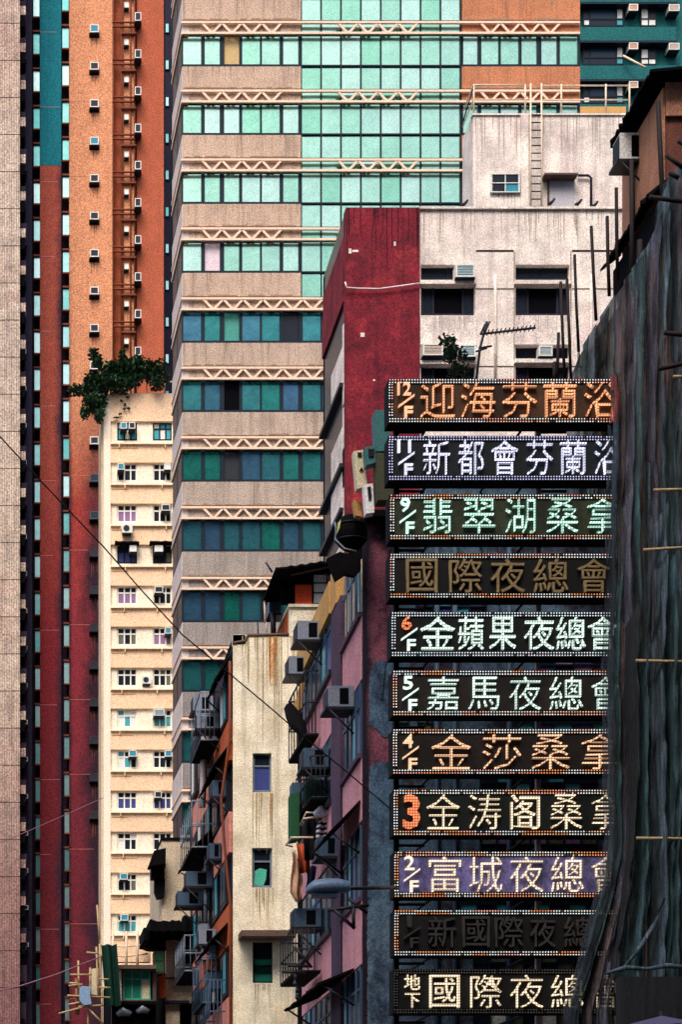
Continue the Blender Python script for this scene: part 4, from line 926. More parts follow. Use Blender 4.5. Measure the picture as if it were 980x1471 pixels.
MB().slab([(X(x, 42.7), Z(y, 42.7)) for x, y in ((485, 753), (489, 748), (487, 760), (484, 767))], 42.62, 42.68).build('pale_strip', 'lit_yellow', dsh)
tube('rim', dsh, [P(481 + 2 * math.sin(i), y, 42.9) for i, y in enumerate((750, 758, 766, 774))] + [P(495, 788, 42.7), P(512, 792, 42.7)], .02, 'grey_metal')
MB().slab([(X(x, 44.5), Z(y, 44.5)) for x, y in ((468, 806), (486, 797), (497, 800), (512, 786), (530, 790), (545, 774), (563, 776), (563, 800), (548, 806), (536, 822), (520, 818), (508, 832), (494, 829), (480, 838))], 44.3, 44.45).build('tarpaulin', 'corrugated_dark', None)
meta(bpy.data.objects['tarpaulin'], 'black tarpaulin slung below the round drum', 'tarpaulin')
for (ya, zpy, out, case, lab) in ((50.3, 905, .66, 'ac_grey', 'grey air conditioner on the mustard topped bay of the pink building'), (53.2, 955, .52, 'ac_grey', 'farther grey air conditioner overlapping the cream wall'),
                                 (45.2, 1000, .62, 'ac_grey', 'grey air conditioner on the pink spandrel nearest the signs'), (49.2, 1088, .65, 'ac_blue', 'blue air conditioner under the long pink spandrel'),
                                 (50.5, 1318, .72, 'ac_blue', 'blue air conditioner below the hanging laundry'), (47.5, 1215, .5, 'ac_blue', 'dark air conditioner beneath the black corner awning')):
    zz = Z(zpy, ya); xw = XP + KP * (ya - YP) - .06
    ac_side(ya, ya + .7, zz - .24, zz + .24, xw, out, case, lab, 'air conditioners on the pink building')
awning(None, 44.3, 46.9, Z(1150, 44.5), XP - .02, .75, .75, 'black corner awning below the neon 3 sign level', group='awnings on the pink building')
awning(None, 45.2, 50.5, Z(1402, 46.5), XP - .02, .85, .35, 'long black rolled awning at the bottom of the pink building', group='awnings on the pink building')
cage(50.6, 53.5, Z(1060, 51), Z(970, 51), XP + .03, .35, 'dark window cage beside the farthest grey air conditioner', 'dark_metal', 'window cages on the pink building')
cage(50.3, 53.0, Z(1400, 51), Z(1338, 51), XP + .03, .65, 'rusty drying cage below the laundry air conditioner', 'dark_metal', 'window cages on the pink building')
cage(49.0, 51.5, Z(1158, 50), Z(1100, 50), XP + .03, .45, 'dark cage around the green window above the laundry', 'dark_metal', 'window cages on the pink building')
gadget('wall_cabinet', 'tall green enamel cabinet left of the green window', 'cabinet', [(418, 1140), (430, 1138), (430, 1205), (418, 1207)], 50.5, .5, 'cloth_green')
gadget('wall_cabinet', 'blue metal box above the green cabinet', 'cabinet', [(420, 1124), (438, 1124), (438, 1150), (420, 1150)], 51, .5, 'ac_blue')
gadget('planter_box', 'dark planter thick with leaves behind the dark cage', 'planter', [(441, 1120), (468, 1120), (468, 1160), (441, 1160)], 50.2, .4, 'leaf')
# laundry
def cloth(name, label, cat, outline, Y, mat, group='laundry drying on the pink building', wave=.08):
    """hanging cloth: outline as left / right edges per row; folds in depth, thickened"""
    n = 8; vs, fs = [], []
    rows_ = []
    for (y, a, c) in outline:
        for j in range(n + 1):
            u = j / n; rows_.append((X(a + (c - a) * u, Y), Y + wave * math.sin(u * 9 + y * .05) + wave * .4 * math.sin(u * 21), Z(y, Y)))
    m_ = len(rows_); vs = rows_ + [(x, yy + .03, z) for x, yy, z in rows_]
    R_ = len(outline)
    for i in range(R_ - 1):
        for j in range(n):
            a = i * (n + 1) + j
            fs += [(a, a + 1, a + n + 2, a + n + 1), (m_ + a + n + 1, m_ + a + n + 2, m_ + a + 1, m_ + a)]
    for i in range(R_ - 1):
        a, c = i * (n + 1), i * (n + 1) + n
        fs += [(a, a + n + 1, m_ + a + n + 1, m_ + a), (c, m_ + c, m_ + c + n + 1, c + n + 1)]
    fs += [(j, m_ + j, m_ + j + 1, j + 1) for j in range(n)]
    e = (R_ - 1) * (n + 1); fs += [(e + j, e + j + 1, m_ + e + j + 1, m_ + e + j) for j in range(n)]
    o = mesh_obj(name, vs, fs, mat, None, smooth=True); return meta(o, label, cat, group)
cloth('striped_shirt', 'black and white striped shirt hanging under the white bundle', 'shirt', [(1180, 458, 470), (1187, 455, 472), (1200, 454, 471), (1225, 453, 470), (1240, 452, 468)], 49.6, 'striped_cloth')
cloth('black_garment', 'long black garment hanging left of the striped shirt', 'garment', [(1176, 438, 452), (1190, 434, 457), (1215, 436, 457), (1236, 437, 455)], 49.8, 'cloth_black')
cloth('orange_towel', 'bright orange towel hanging among the laundry', 'towel', [(1212, 425, 440), (1230, 428, 446), (1254, 430, 446)], 50, 'cloth_orange')
cloth('beige_garment', 'limp beige garment trailing lowest of the laundry', 'garment', [(1222, 420, 424), (1240, 420, 431), (1262, 418, 436), (1280, 418, 434), (1295, 426, 430)], 50.2, 'cloth_beige', wave=.14)
cloth('blue_garment', 'dark blue garment behind the beige one', 'garment', [(1244, 440, 456), (1262, 442, 453), (1276, 440, 448)], 50.3, 'cloth_blue')
b = MB()
for k in range(26): 
    a = random.uniform(0, 6.28); c = Vector((X(463 + 8 * math.cos(a) * random.random(), 49.4), 49.4, Z(1166 + 6 * math.sin(a) * random.random(), 49.4)))
    s = random.uniform(.05, .12); b.tube([tuple(c - Vector((s, 0, s * .4))), tuple(c), tuple(c + Vector((s, .05, s * .6)))], [s * .5, s, s * .4], 6)
meta(b.build('linen_bundle', 'cloth_white', smooth=True), 'crumpled white linen bundle on the drying rack', 'linen', 'laundry drying on the pink building')
rk = thing('drying_rack', 'thin metal drying rack that the laundry hangs from', 'rack', P(450, 1170, 49.6))
for pts in ([(473, 1168), (440, 1167), (431, 1185), (470, 1185)], [(450, 1203), (418, 1203), (411, 1214), (420, 1216)], [(436, 1176), (474, 1172)]): tube('rod', rk, [P(x, y, 49.6 + .2 * i) for i, (x, y) in enumerate(pts)], .025, 'rail_metal')
rk2 = thing('clothes_bar', 'dark bars with hooks poking out below the drying cage', 'rack', P(430, 1395, 50))
for pts in ([(405, 1396), (440, 1397)], [(413, 1387), (444, 1388)], [(423, 1360), (448, 1390)], [(448, 1360), (430, 1390)]): tube('bar', rk2, [P(x, y, 50) for x, y in pts], .04, 'dark_metal')
for k in range(5): tube('hook', rk2, [P(411 + 4 * k, 1396, 50), P(409 + 4 * k, 1390, 50), P(412 + 4 * k, 1386, 50)], .015, 'dark_metal', n=4)
b = MB(); pts = [P(423 + 1.2 * math.sin(k * 1.7) + k * .6, 1398 + 5 * k, 50) for k in range(9)]; b.tube(pts, [.02 + .035 * (k % 2) for k in range(9)])
meta(b.build('hanging_chain', 'dark_metal'), 'knotted dark cord dangling below the clothes bars', 'cord')
t = gadget('hooded_figure_cloth', 'dark bundled cloth slung on the cage beside the mustard awning', 'cloth', [(411, 1012), (418, 1008), (430, 1022), (440, 1040), (444, 1064), (436, 1060), (430, 1048), (420, 1040), (414, 1026)], 51.5, .4, 'cloth_black')
gadget('hanging_board', 'mustard yellow board hanging from the dark cage', 'board', [(424, 1010), (432, 982), (437, 980), (434, 1022), (424, 1018)], 52, .2, 'mustard_coping')

# ------------------------------------------------------------------ street lamp
YLm = 38.0
lamp = thing('street_lamp', 'long grey blue street lamp head on a dark arm before the laundry', 'street lamp', P(470, 1290, YLm))
prof = [(439, 1281, .04, .03), (442, 1279, .12, .10), (450, 1276, .17, .15), (465, 1274.5, .19, .17), (485, 1274, .18, .16), (500, 1275, .15, .13), (503, 1276, .08, .07)]
vs, fs = [], []
for (x, y, ry, rz) in prof:
    for k in range(14):
        a = 2 * math.pi * k / 14; zz = math.sin(a) * rz; zz = zz if zz > 0 else zz * .75
        vs.append((X(x, YLm), YLm + math.cos(a) * ry, Z(y, YLm) + zz))
for i in range(len(prof) - 1):
    for k in range(14): fs.append((i * 14 + k, i * 14 + (k + 1) % 14, (i + 1) * 14 + (k + 1) % 14, (i + 1) * 14 + k))
fs += [tuple(range(14))[::-1], tuple(range((len(prof) - 1) * 14, len(prof) * 14))]
mesh_obj('housing', vs, fs, 'lamp_shell', lamp, smooth=True)
box('lens', lamp, X(446, YLm), X(484, YLm), YLm - .11, YLm + .11, Z(1290, YLm), Z(1284, YLm), 'lamp_lens')
tube('arm', lamp, [P(500, 1276, YLm), P(540, 1275.5, YLm + .5), P(567, 1275, YLm + 1.4)], .04, 'dark_metal')
arm2 = thing('bracket_arm', 'dark strut bracket fixed to the column below the street lamp', 'bracket', P(505, 1300, 43))
for pts in ([(500, 1290), (528, 1312)], [(478, 1305), (510, 1334)], [(470, 1308), (530, 1300)], [(508, 1300), (508, 1334)]): tube('strut', arm2, [P(x, y, 43) for x, y in pts], .04, 'dark_metal')

# ------------------------------------------------------------------ beige building and green windowed flat, lower left
YQ = 76.0
bb = thing('beige_tenement', 'small beige tenement with torn dark roof between yellow and cream buildings', 'building', (X(255, YQ), YQ, 0))
fb('upper_wall', bb, 232, 1206, 292, 1332, YQ, 6, 'beige_plaster'); fb('roof_edge', bb, 231, 1203, 275, 1207, YQ - .05, 6.1, 'corrugated_dark')
fb('upper_flank', bb, 229, 1215, 231.9, 1332, YQ + .5, 5, 'beige_plaster')
holed('lower_wall', bb, 238, 1336, 300, 1790 + EYE * F / YQ, YQ - .6, .4, [(260, 1343, 300, 1398), (258, 1441, 300, 1500)], 'beige_plaster')
box('body', bb, X(238.2, YQ), X(300, YQ), YQ - .19, YQ + 6, 0, Z(1337, YQ), 'black_void')
window(bb, 261, 1358, 288, 1385, YQ - .4, 'grey_metal', ['curtain_blue', 'city_glass', 'curtain_teal', 'curtain_blue'], cols=(0, .5, 1), rows=(0, .5, 1), fw=1.5)
fb('balcony_slab', bb, 257, 1397, 292, 1400, YQ - 1, .5, 'beige_plaster'); fb('ledge', bb, 238, 1404, 262, 1405.5, YQ - .7, .1, 'dark_brown'); fb('ledge', bb, 238, 1437, 272, 1441, YQ - .9, .3, 'shade_violet')
for k in range(9): tube('balcony_baluster', bb, [P(262 + 2.4 * k, 1385, YQ - 1), P(262 + 2.4 * k, 1391, YQ - 1)], .03, 'white_frame')
cr = MB()
for a in ((268, 1393), (280, 1390), (284, 1402), (287, 1412), (276, 1395)): leaves(cr, X(a[0], YQ - 1.3), YQ - 1.3, Z(a[1], YQ - 1.3), .2, .15, .2, 60, .14)
meta(cr.build('balcony_plant', 'leaf_light'), 'green potted plants along the beige tenement balcony', 'plant')
rt = thing('patched_roof', 'ragged black tin roof over the beige tenement balcony', 'tin roof', P(245, 1340, 74.5))
b = MB()
for k in range(22):
    u = 205 + k * 4.4; yy = 1330 if u > 212 else 1342; tp = 1324 + (12 if u < 212 else 0) + random.uniform(-1.5, 1.5) - (6 if 262 < u < 280 else 0)
    if k < 19: b.box(X(u, 73.5), X(u + 4.5, 73.5), 73.2 + random.uniform(-.1, .1), 75.5, Z(yy + 8 + random.uniform(0, 3), 73.5), Z(tp, 73.5))
b.build('tin_sheets', 'corrugated_dark', rt)
fb('gutter', rt, 238, 1321, 262, 1323.5, 74, .2, 'beige_plaster')
gadget('window_canopy', 'small black canopy left of the beige tenement wall', 'canopy', [(213, 1244), (221, 1222), (238, 1218), (238, 1240)], 75, .8, 'corrugated_dark')
ac(225, 1227, 238, 1241, 76.3, .9, 'ac_white', 'ac_grill', 'white air conditioner under the small black canopy', 'air conditioners of the beige tenement')
gadget('wall_box', 'black box under the canopy air conditioner', 'metal box', [(217, 1247), (236, 1247), (236, 1262), (217, 1261)], 75.6, .6, 'sign_case')
gadget('wall_box', 'tall black casing down the beige tenement side', 'metal box', [(222, 1262), (237, 1262), (236, 1288), (226, 1290), (222, 1280)], 75.7, .5, 'sign_case')
gadget('wall_box', 'dark shed box with small blue window under the tin roof', 'metal box', [(203, 1358), (206, 1335), (238, 1330), (238, 1365), (212, 1362)], 74.6, .8, 'corrugated_dark', [('pane', [(208, 1338), (213, 1338), (213, 1348), (208, 1348)], 'ac_teal')])
gadget('cabinet', 'dark green stacked cabinet beside the jade window flat', 'cabinet', [(221, 1366), (235, 1366), (235, 1398), (222, 1399)], 74, .8, 'box_olive', [('door', [(223, 1368), (233, 1368), (233, 1380), (223, 1380)], 'cloth_green'), ('door', [(223, 1383), (233, 1383), (233, 1396), (223, 1396)], 'cloth_green')])
gadget('tarpaulin', 'orange tarpaulin panel at the edge of the beige tenement', 'tarpaulin', [(227, 1403), (238, 1398), (238, 1432), (228, 1434)], 74.8, .3, 'terracotta')
YJ = 74.0
jf = thing('jade_window_flat', 'small flat with a large jade green window at the lower left', 'building', (X(190, YJ), YJ, 0))
holed('wall', jf, 160, 1392, 224, 1790 + EYE * F / YJ, YJ, .3, [(176, 1393, 219, 1436)], 'concrete_ledge')
box('body', jf, X(160, YJ), X(224, YJ), YJ + .31, YJ + 6, 0, Z(1393, YJ), 'black_void')
window(jf, 176.5, 1393.5, 216, 1436, YJ + .08, 'jade_frame', ['jade_pane', 'jade_pane', 'jade_pane', 'jade_pane', 'jade_pane', 'box_cream'], cols=(0, .33, .66, 1), rows=(0, .3, 1), fw=1.8, label='jade green framed window')
fb('door_pier', jf, 167, 1393, 174, 1438, YJ - .1, .1, 'white_plaster'); fb('side_pane', jf, 160, 1410, 166, 1437, YJ - .05, .05, 'curtain_blue')
fb('roof_slab', jf, 158, 1386, 224, 1391.5, YJ - .5, 2, 'concrete_ledge'); fb('lower_ledge', jf, 156, 1438, 224, 1443, YJ - .6, .6, 'black_void')
fb('shopfront', jf, 160, 1443.5, 224, 1500, YJ - .1, .1, 'black_void')
for a in ((168, 1452, 20), (196, 1448, 18)): 
    tube('plastic_roll', jf, [P(a[0], a[1] + 6, YJ - .4), P(a[0] + 8, a[1], YJ - .4), P(a[0] + a[2], a[1] + 5, YJ - .4)], [.08, .2, .1], 'grey_metal')
fb('terrace_wall', jf, 150, 1362, 216, 1382, 76, .3, 'yellow_wall')
tr = thing('terrace_railing', 'thin rails and posts on the terrace above the jade window', 'railing', P(160, 1390, 75))
for px in (162, 181, 197): tube('post', tr, [P(px, 1338, 75), P(px, 1392, 75)], .05, 'rail_metal')
for y in (1358, 1372): tube('rail', tr, [P(150, y, 75), P(180, y + 2, 75), P(212, y - 2, 75)], .03, 'rail_metal')
b = MB()
n, mrows = 10, 8; vs = []; fs = []
for j in range(mrows + 1):
    for i in range(n + 1):
        u = i / n; vs.append((X(145 + 22 * u + j * .8, 73), 73 + .2 * math.sin(u * 11), Z(1357 + j * 11, 73)))
for j in range(mrows):
    for i in range(n): fs.append((j * (n + 1) + i, j * (n + 1) + i + 1, (j + 1) * (n + 1) + i + 1, (j + 1) * (n + 1) + i))
meta(mesh_obj('green_scaffold_net', vs, fs, 'green_netting', smooth=True), 'green netting beside the small bamboo scaffold', 'netting')
ssc = thing('bamboo_scaffold', 'small tan bamboo scaffold lashed together at the lower left', 'scaffold', P(125, 1471, 72))
for a, c in (((139, 1300), (143, 1356)), ((143, 1350), (144, 1432)), ((112, 1380), (113, 1458)), ((129, 1390), (129, 1436)), ((126, 1432), (126, 1500)), ((146, 1420), (146, 1500)), ((138, 1360), (141, 1440))):
    tube('upright', ssc, [P(*a, 72), P(*c, 72)], .036, 'bamboo_tan')
for a, c in (((100, 1400), (132, 1400)), ((98, 1416), (118, 1414)), ((99, 1412), (113, 1413)), ((96, 1430), (158, 1433)), ((98, 1443), (114, 1440)), ((84, 1456), (122, 1446)), ((112, 1446), (148, 1444)), ((126, 1448), (148, 1471)), ((124, 1368), (142, 1370)), ((142, 1406), (156, 1407)), ((142, 1418), (158, 1419))):
    tube('ledger', ssc, [P(*a, 71.8), P(*c, 71.8)], .034, 'bamboo_tan')
tube('upright', ssc, [P(109, 1405, 71.9), P(110, 1458, 71.9)], .06, 'bamboo_brown')
gadget('hanging_sack', 'crumpled blue silver plastic sack on the bamboo scaffold', 'sack', [(114, 1418), (119, 1416), (130, 1418), (129, 1430), (131, 1442), (120, 1444), (114, 1436)], 71.6, .4, 'tarp_silver')
gadget('board', 'pale cream board standing on the bamboo scaffold', 'board', [(131, 1392), (141, 1390), (142, 1430), (131, 1428)], 72.3, .1, 'box_cream')

# ------------------------------------------------------------------ right hand building with eaves
rbld = thing('brown_corner_building', 'brown plaster building with black corrugated eaves at the right edge', 'building', (14.2, 42, 0))
box('front_wall', rbld, 13.85, 17.2, 40.6, 42.95, 0, 25.6, 'rust_brown_wall')
box('side_wall', rbld, 13.80, 13.848, 40.55, 43.2, 0, 25.7, 'brown_wall')
box('gable_strip', rbld, 13.86, 14.6, 40.52, 40.58, Z(165, 40.5), 25.8, 'brown_wall')
box('lower_side_wall', rbld, 13.83, 14.3, 43.0, 46, 0, 22.6, 'brown_wall')
def eave(z, y0, y1, x0, x1, nm):
    n = 26; vs, fs = [], []
    for i in range(n + 1):
        yy = y0 + (y1 - y0) * i / n; rip = .05 * (i % 2); j = random.uniform(-.05, .05)
        vs += [(x0 + j, yy, z - .1 + rip), (x1, yy, z + .25 + rip), (x1, yy, z + .2 + rip), (x0 + j, yy, z - .16 + rip)]
    for i in range(n):
        a = i * 4; fs += [(a, a + 1, a + 5, a + 4), (a + 1, a + 2, a + 6, a + 5), (a + 2, a + 3, a + 7, a + 6), (a + 3, a, a + 4, a + 7)]
    fs += [(0, 3, 2, 1), (n * 4, n * 4 + 1, n * 4 + 2, n * 4 + 3)]
    mesh_obj(nm, vs, fs, 'corrugated_dark', rbld)
eave(25.95, 40.15, 42.95, 13.42, 17.2, 'eave'); eave(23.45, 40.3, 43.4, 13.4, 13.84, 'lower_eave')
box('eave_beam', rbld, 13.6, 13.79, 40.4, 43.2, 22.6, 23.2, 'corrugated_dark')
ac_side(42.05, 42.55, 25.05, 25.62, 13.95, .58, 'ac_white', 'large pale air conditioner under the black eave at the upper right', 'air conditioners under the eave')
t = thing('drain_pipe', 'dark drain pipe dropping from the eave air conditioner', 'pipe', P(909, 300, 42.3))
tube('pipe', t, [P(909, 228, 42.2), P(910, 330, 42.2)], .05, 'dark_metal')
# bamboo poles
poles = [((946, 146), (955, 330), .08), ((908, 230), (908, 420), .07), ((886, 270), (888, 402), .06), ((873, 311), (876, 425), .06), ((850, 325), (857, 460), .055), ((826, 366), (832, 505), .05), ((806, 405), (812, 548), .05), ((815, 400), (821, 548), .05), ((803, 478), (800, 548), .055), ((797, 520), (797, 548), .06), ((920, 345), (918, 420), .09)]
bs = thing('netted_scaffold', 'dark bamboo scaffold poles rising above the black netting', 'scaffold', P(900, 800, 40.3))
for a, c, r_ in poles:
    YY_ = 42.2 if a[0] < 900 else 40.2
    r_ *= .62
    tube('pole', bs, [P(*a, YY_), P((a[0] + c[0]) / 2 + random.uniform(-.6, .6), (a[1] + c[1]) / 2, YY_), P(*c, YY_)], r_, 'bamboo_dark')
for a, c in (((958, 223), (985, 243)), ((975, 202), (990, 212)), ((934, 283), (985, 290)), ((962, 248), (976, 256)), ((955, 478), (990, 482)), ((947, 530), (985, 522))): tube('pole', bs, [P(*a, 38.0), P(*c, 38.0)], .045, 'bamboo_dark')
for i, (a, c) in enumerate((((940, 704), (995, 703)), ((925, 790), (995, 786)), ((914, 949), (995, 951)), ((915, 1204), (995, 1205)), ((968, 541), (995, 541)), ((958, 628), (975, 628)))):
    if i < 5: tube('bamboo_stub', bs, [P(*a, 37.8), P(*c, 37.8)], .03, 'bamboo_tan')
for k in range(7): tube('pole', bs, [P(893 + 20 * k, 600 + (k % 3) * 20, 39.9), P(895 + 20 * k, 1790, 39.9)], .05, 'bamboo_dark')
# netting, strip by strip
nets = thing('scaffold_netting', 'dark teal and violet netting draped in folds over the right scaffold', 'netting', P(930, 1471, 38.5))
def sweep(y):
    t_ = max(0, min(1, (y - 1190) / 260)); return -58 * t_ ** 1.5
def netstrip(x0, wd, ytop, ybot, Y, mat, wtop=None, amp=.12, name='net_panel', shear=1.0):
    n, mr = 10, 60; vs, fs = [], []
    ph = random.uniform(0, 6.28); f1 = random.uniform(1.5, 3)
    for j in range(mr + 1):
        y = ytop + (ybot - ytop) * (j / mr)
        wob = 2.2 * math.sin(y * .011 + ph) + 1.2 * math.sin(y * .031 + ph * 2)
        fade = max(0, 1 - (x0 - 876) / 50) if x0 > 876 else 1
        for i in range(n + 1):
            u = i / n
            top = ytop if wtop is None else ytop + (wtop - ytop) * u
            yy = top + (ybot - top) * (j / mr)
            px = x0 + wd * u + wob + sweep(yy) * fade * shear
            vs.append((X(px, Y), Y + amp * math.sin(u * math.pi * f1 + ph + yy * .006) + amp * .35 * math.sin(u * 17 + yy * .02) + amp * .5 * math.sin(u * 5 + yy * .09 + ph) * math.sin(yy * .023 + ph * 3) + random.uniform(-.02, .02) - .25 * math.sin(math.pi * u), Z(yy, Y)))
    for j in range(mr):
        for i in range(n): a = j * (n + 1) + i; fs.append((a, a + 1, a + n + 2, a + n + 1))
    return mesh_obj(name, vs, fs, mat, nets, smooth=True)
MT = ['net_teal', 'net_slate', 'net_violet', 'net_brown', 'net_teal', 'net_slate', 'net_green', 'net_teal', 'net_black', 'net_slate']
# upper part behind the signs
for x0, wd, yt, wt_, m_ in ((818, 16, 552, 500, 'net_slate'), (830, 16, 520, 482, 'net_teal'), (842, 16, 492, 466, 'net_slate'), (855, 16, 470, 446, 'net_black'), (868, 18, 450, 424, 'net_teal')):
    netstrip(x0, wd, yt, 745, 42.6, m_, wt_, shear=0)
netstrip(865, 22, 560, 700, 40.9, 'net_black', 545, shear=0)
tops = [(884, 18, 428, 408, 'net_brown'), (893, 17, 408, 388, 'net_violet'), (905, 16, 388, 372, 'net_teal'), (917, 17, 372, 352, 'net_slate'), (930, 16, 352, 300, 'net_violet'), (941, 17, 300, 262, 'net_slate'), (953, 17, 270, 250, 'net_teal'), (965, 18, 250, 240, 'net_slate'), (979, 22, 242, 236, 'net_violet'), (998, 28, 238, 236, 'net_teal'), (1022, 40, 236, 236, 'net_black')]
for i, (x0, wd, yt, wt_, m_) in enumerate(tops):
    netstrip(x0, wd, yt, 1640, 38.7 - .12 * (i % 3), m_, wt_)
netstrip(871, 12, 545, 612, 38.5, 'net_red_glow', shear=0)  # red glow of the sign painted into this net strip
netstrip(868, 16, 612, 1640, 38.6, 'net_sheer', 640)
netstrip(876, 15, 545, 1640, 38.75, 'net_teal', 540)
for k, (x0, wd, yt, m_) in enumerate(((900, 14, 900, 'net_black'), (914, 18, 940, 'net_teal'), (936, 20, 760, 'net_slate'), (958, 18, 820, 'net_teal'))): netstrip(x0, wd, yt, 1640, 38.2 - .05 * k, m_, yt - 40)
# gathered swag at the bottom
b = MB()
tube('gathered_fold', nets, [P(955, 1290, 37.8), P(940, 1330, 37.8), P(915, 1368, 37.8), P(895, 1392, 37.8)], [.03, .05, .04, .02], 'net_slate')
tube('gathered_fold', nets, [P(872, 1398, 37.6), P(900, 1390, 37.6), P(930, 1392, 37.6), P(960, 1387, 37.6), P(1000, 1391, 37.6)], [.03, .05, .035, .05, .04], 'net_slate')
box('shop_canopy', None, X(890, 37), X(1050, 37), 36.9, 37.2, Z(1560, 37), Z(1404, 37), 'net_black'); meta(bpy.data.objects['shop_canopy'], 'black boxed canopy at the foot of the netting', 'canopy')
um = thing('parasol', 'pale violet parasol peeping in at the bottom right corner', 'umbrella', P(945, 1471, 35))
vs = [P(952, 1459, 35)]; fs = []
for k in range(16):
    a = 2 * math.pi * k / 16; vs.append((X(950, 35) + math.cos(a) * .9, 35 + math.sin(a) * .9, Z(1478 + (3 if k % 2 else 0), 35)))
fs = [(0, 1 + k, 1 + (k + 1) % 16) for k in range(16)]
mesh_obj('canopy', vs, fs, 'purple_cloth', um); tube('pole', um, [P(950, 1453, 35), (X(950, 35), 35, 2.2)], .02, 'dark_metal')

# ------------------------------------------------------------------ neon signs
YN = 40.0
fc = bpy.data.curves.new('glyph', 'FONT'); fc.extrude = .035; fc.resolution_u = 2; fc.size = 1
fo = bpy.data.objects.new('glyph', fc); COL.objects.link(fo)
def glyph(ch, p0, q0, p1, q1, Y, mat, parent, bold=.0, name='character'):
    fc.body = ch; fc.offset = bold; bpy.context.view_layer.update()
    me = bpy.data.meshes.new_from_object(fo.evaluated_get(bpy.context.evaluated_depsgraph_get()))
    co = [v.co.copy() for v in me.vertices]
    ax, bx = min(c.x for c in co), max(c.x for c in co); ay, by = min(c.y for c in co), max(c.y for c in co)
    x0, x1, z0, z1 = X(p0, Y), X(p1, Y), Z(q1, Y), Z(q0, Y)
    for v in me.vertices:
        c = v.co.copy()
        v.co = ((c.x - ax) / (bx - ax) * (x1 - x0) - (x1 - x0) / 2, -c.z * 1.0, (c.y - ay) / (by - ay) * (z1 - z0))
    me.materials.clear(); me.materials.append(M[mat]); me.update()
    return link(bpy.data.objects.new(name, me), ((x0 + x1) / 2, Y - .03, z0), parent)
ORA = [(1, .36, .14), (1, .55, .34), (.95, .8, .68), (.9, .88, .85), (.85, .9, 1), (1, .5, .5)]
def bulbs(parent, L, T, Rr, B, Y, pal, dim=1.0):
    vs, fs, cols = [], [], []
    p = 4.0; r_ = .0172
    def run(x, y, n, dx, dy):
        c = random.choice(pal); left = random.randint(4, 12)
        for k in range(n):
            left -= 1
            if left <= 0: c = random.choice(pal); left = random.randint(4, 12)
            j = random.uniform(.75, 1.1) if random.random() > .04 else .08
            X0, Z0 = X(x + dx * k, Y), Z(y + dy * k, Y); b0 = len(vs)
            vs.extend([(X0 - r_, Y, Z0), (X0, Y, Z0 - r_), (X0 + r_, Y, Z0), (X0, Y, Z0 + r_), (X0, Y - r_, Z0)])
            fs.extend([(b0 + 4, b0 + i, b0 + (i + 1) % 4) for i in range(4)]); cols.extend([tuple(min(1, v * j * dim) for v in c) + (1,)] * 4)
    w_, h_ = Rr - L, B - T
    for o in (1.6, 5.4): run(L + 2.5, T + o, int((w_ - 4) / p), p, 0); run(L + 2.5, B - o, int((w_ - 4) / p), p, 0)
    for o in (1.8, 5.6): run(L + o, T + 8.4, int((h_ - 14) / p), 0, p); run(Rr - o, T + 8.4, int((h_ - 14) / p), 0, p)
    o = mesh_obj('border_bulbs', vs, fs, 'border_bulb', parent); o['kind'] = 'stuff'
    ca = o.data.attributes.new('Col', 'FLOAT_COLOR', 'FACE')
    ca.data.foreach_set('color', [v for c in cols for v in c])
def E(*c, s=1.0): return (c[0] * s, c[1] * s, c[2] * s, 1)
bulbmat('glow_orange', lin(90, 40, 20), (1, .42, .2, 1)); bulbmat('glow_lavender', lin(90, 90, 120), (.78, .78, 1, 1), .45, 1.4)
bulbmat('glow_mint', lin(60, 90, 80), (.6, 1, .82, 1), .3, 1.3); bulbmat('glow_pale', lin(80, 100, 90), (.78, 1, .88, 1), .35, 1.3)
bulbmat('glow_peach', lin(110, 70, 50), (1, .58, .34, 1), .3, 1.2); bulbmat('glow_cream', lin(110, 90, 60), (1, .8, .55, 1), .35, 1.3)
bulbmat('glow_red', lin(90, 30, 20), (1, .26, .1, 1), .3, 1.2)
for nm, cc in (('orange', (1, .48, .26)), ('lavender', (.8, .8, 1)), ('mint', (.66, 1, .86)), ('pale', (.8, 1, .9)), ('peach', (1, .62, .38)), ('cream', (1, .82, .6))):
    bulbmat('number_' + nm, lin(90, 80, 70), cc + (1,), 1.7, .95)
simple('unlit_tan', lin(150, 128, 92), .5); simple('unlit_grey', lin(62, 58, 56), .6)
for nm, c in (('panel_olive', (84, 58, 38)), ('panel_night', (22, 32, 34)), ('panel_moss', (58, 62, 42)), ('panel_black', (16, 16, 16)), ('panel_umber', (40, 31, 28)), ('panel_violet', (136, 128, 196)), ('panel_forest', (20, 28, 26)), ('panel_unlit', (26, 24, 24))):
    plaster(nm, lin(*c), lin(10, 10, 12), grain=.3, gs=30, streak=.3, blotch=.3, second=lin(c[0] * .6, c[1] * .6, c[2] * .6), sec=(.4, .6), sscale=1.2, rough=.6, bump=0)
WARM = [(1, .34, .12), (1, .55, .32), (.9, .84, .74), (.85, .87, .86), (.9, .88, .85), (.8, .88, .92), (.95, .45, .4)]
COOL = [(.8, .86, .95), (.72, .8, .9), (.85, .85, .9), (.7, .85, .85)]
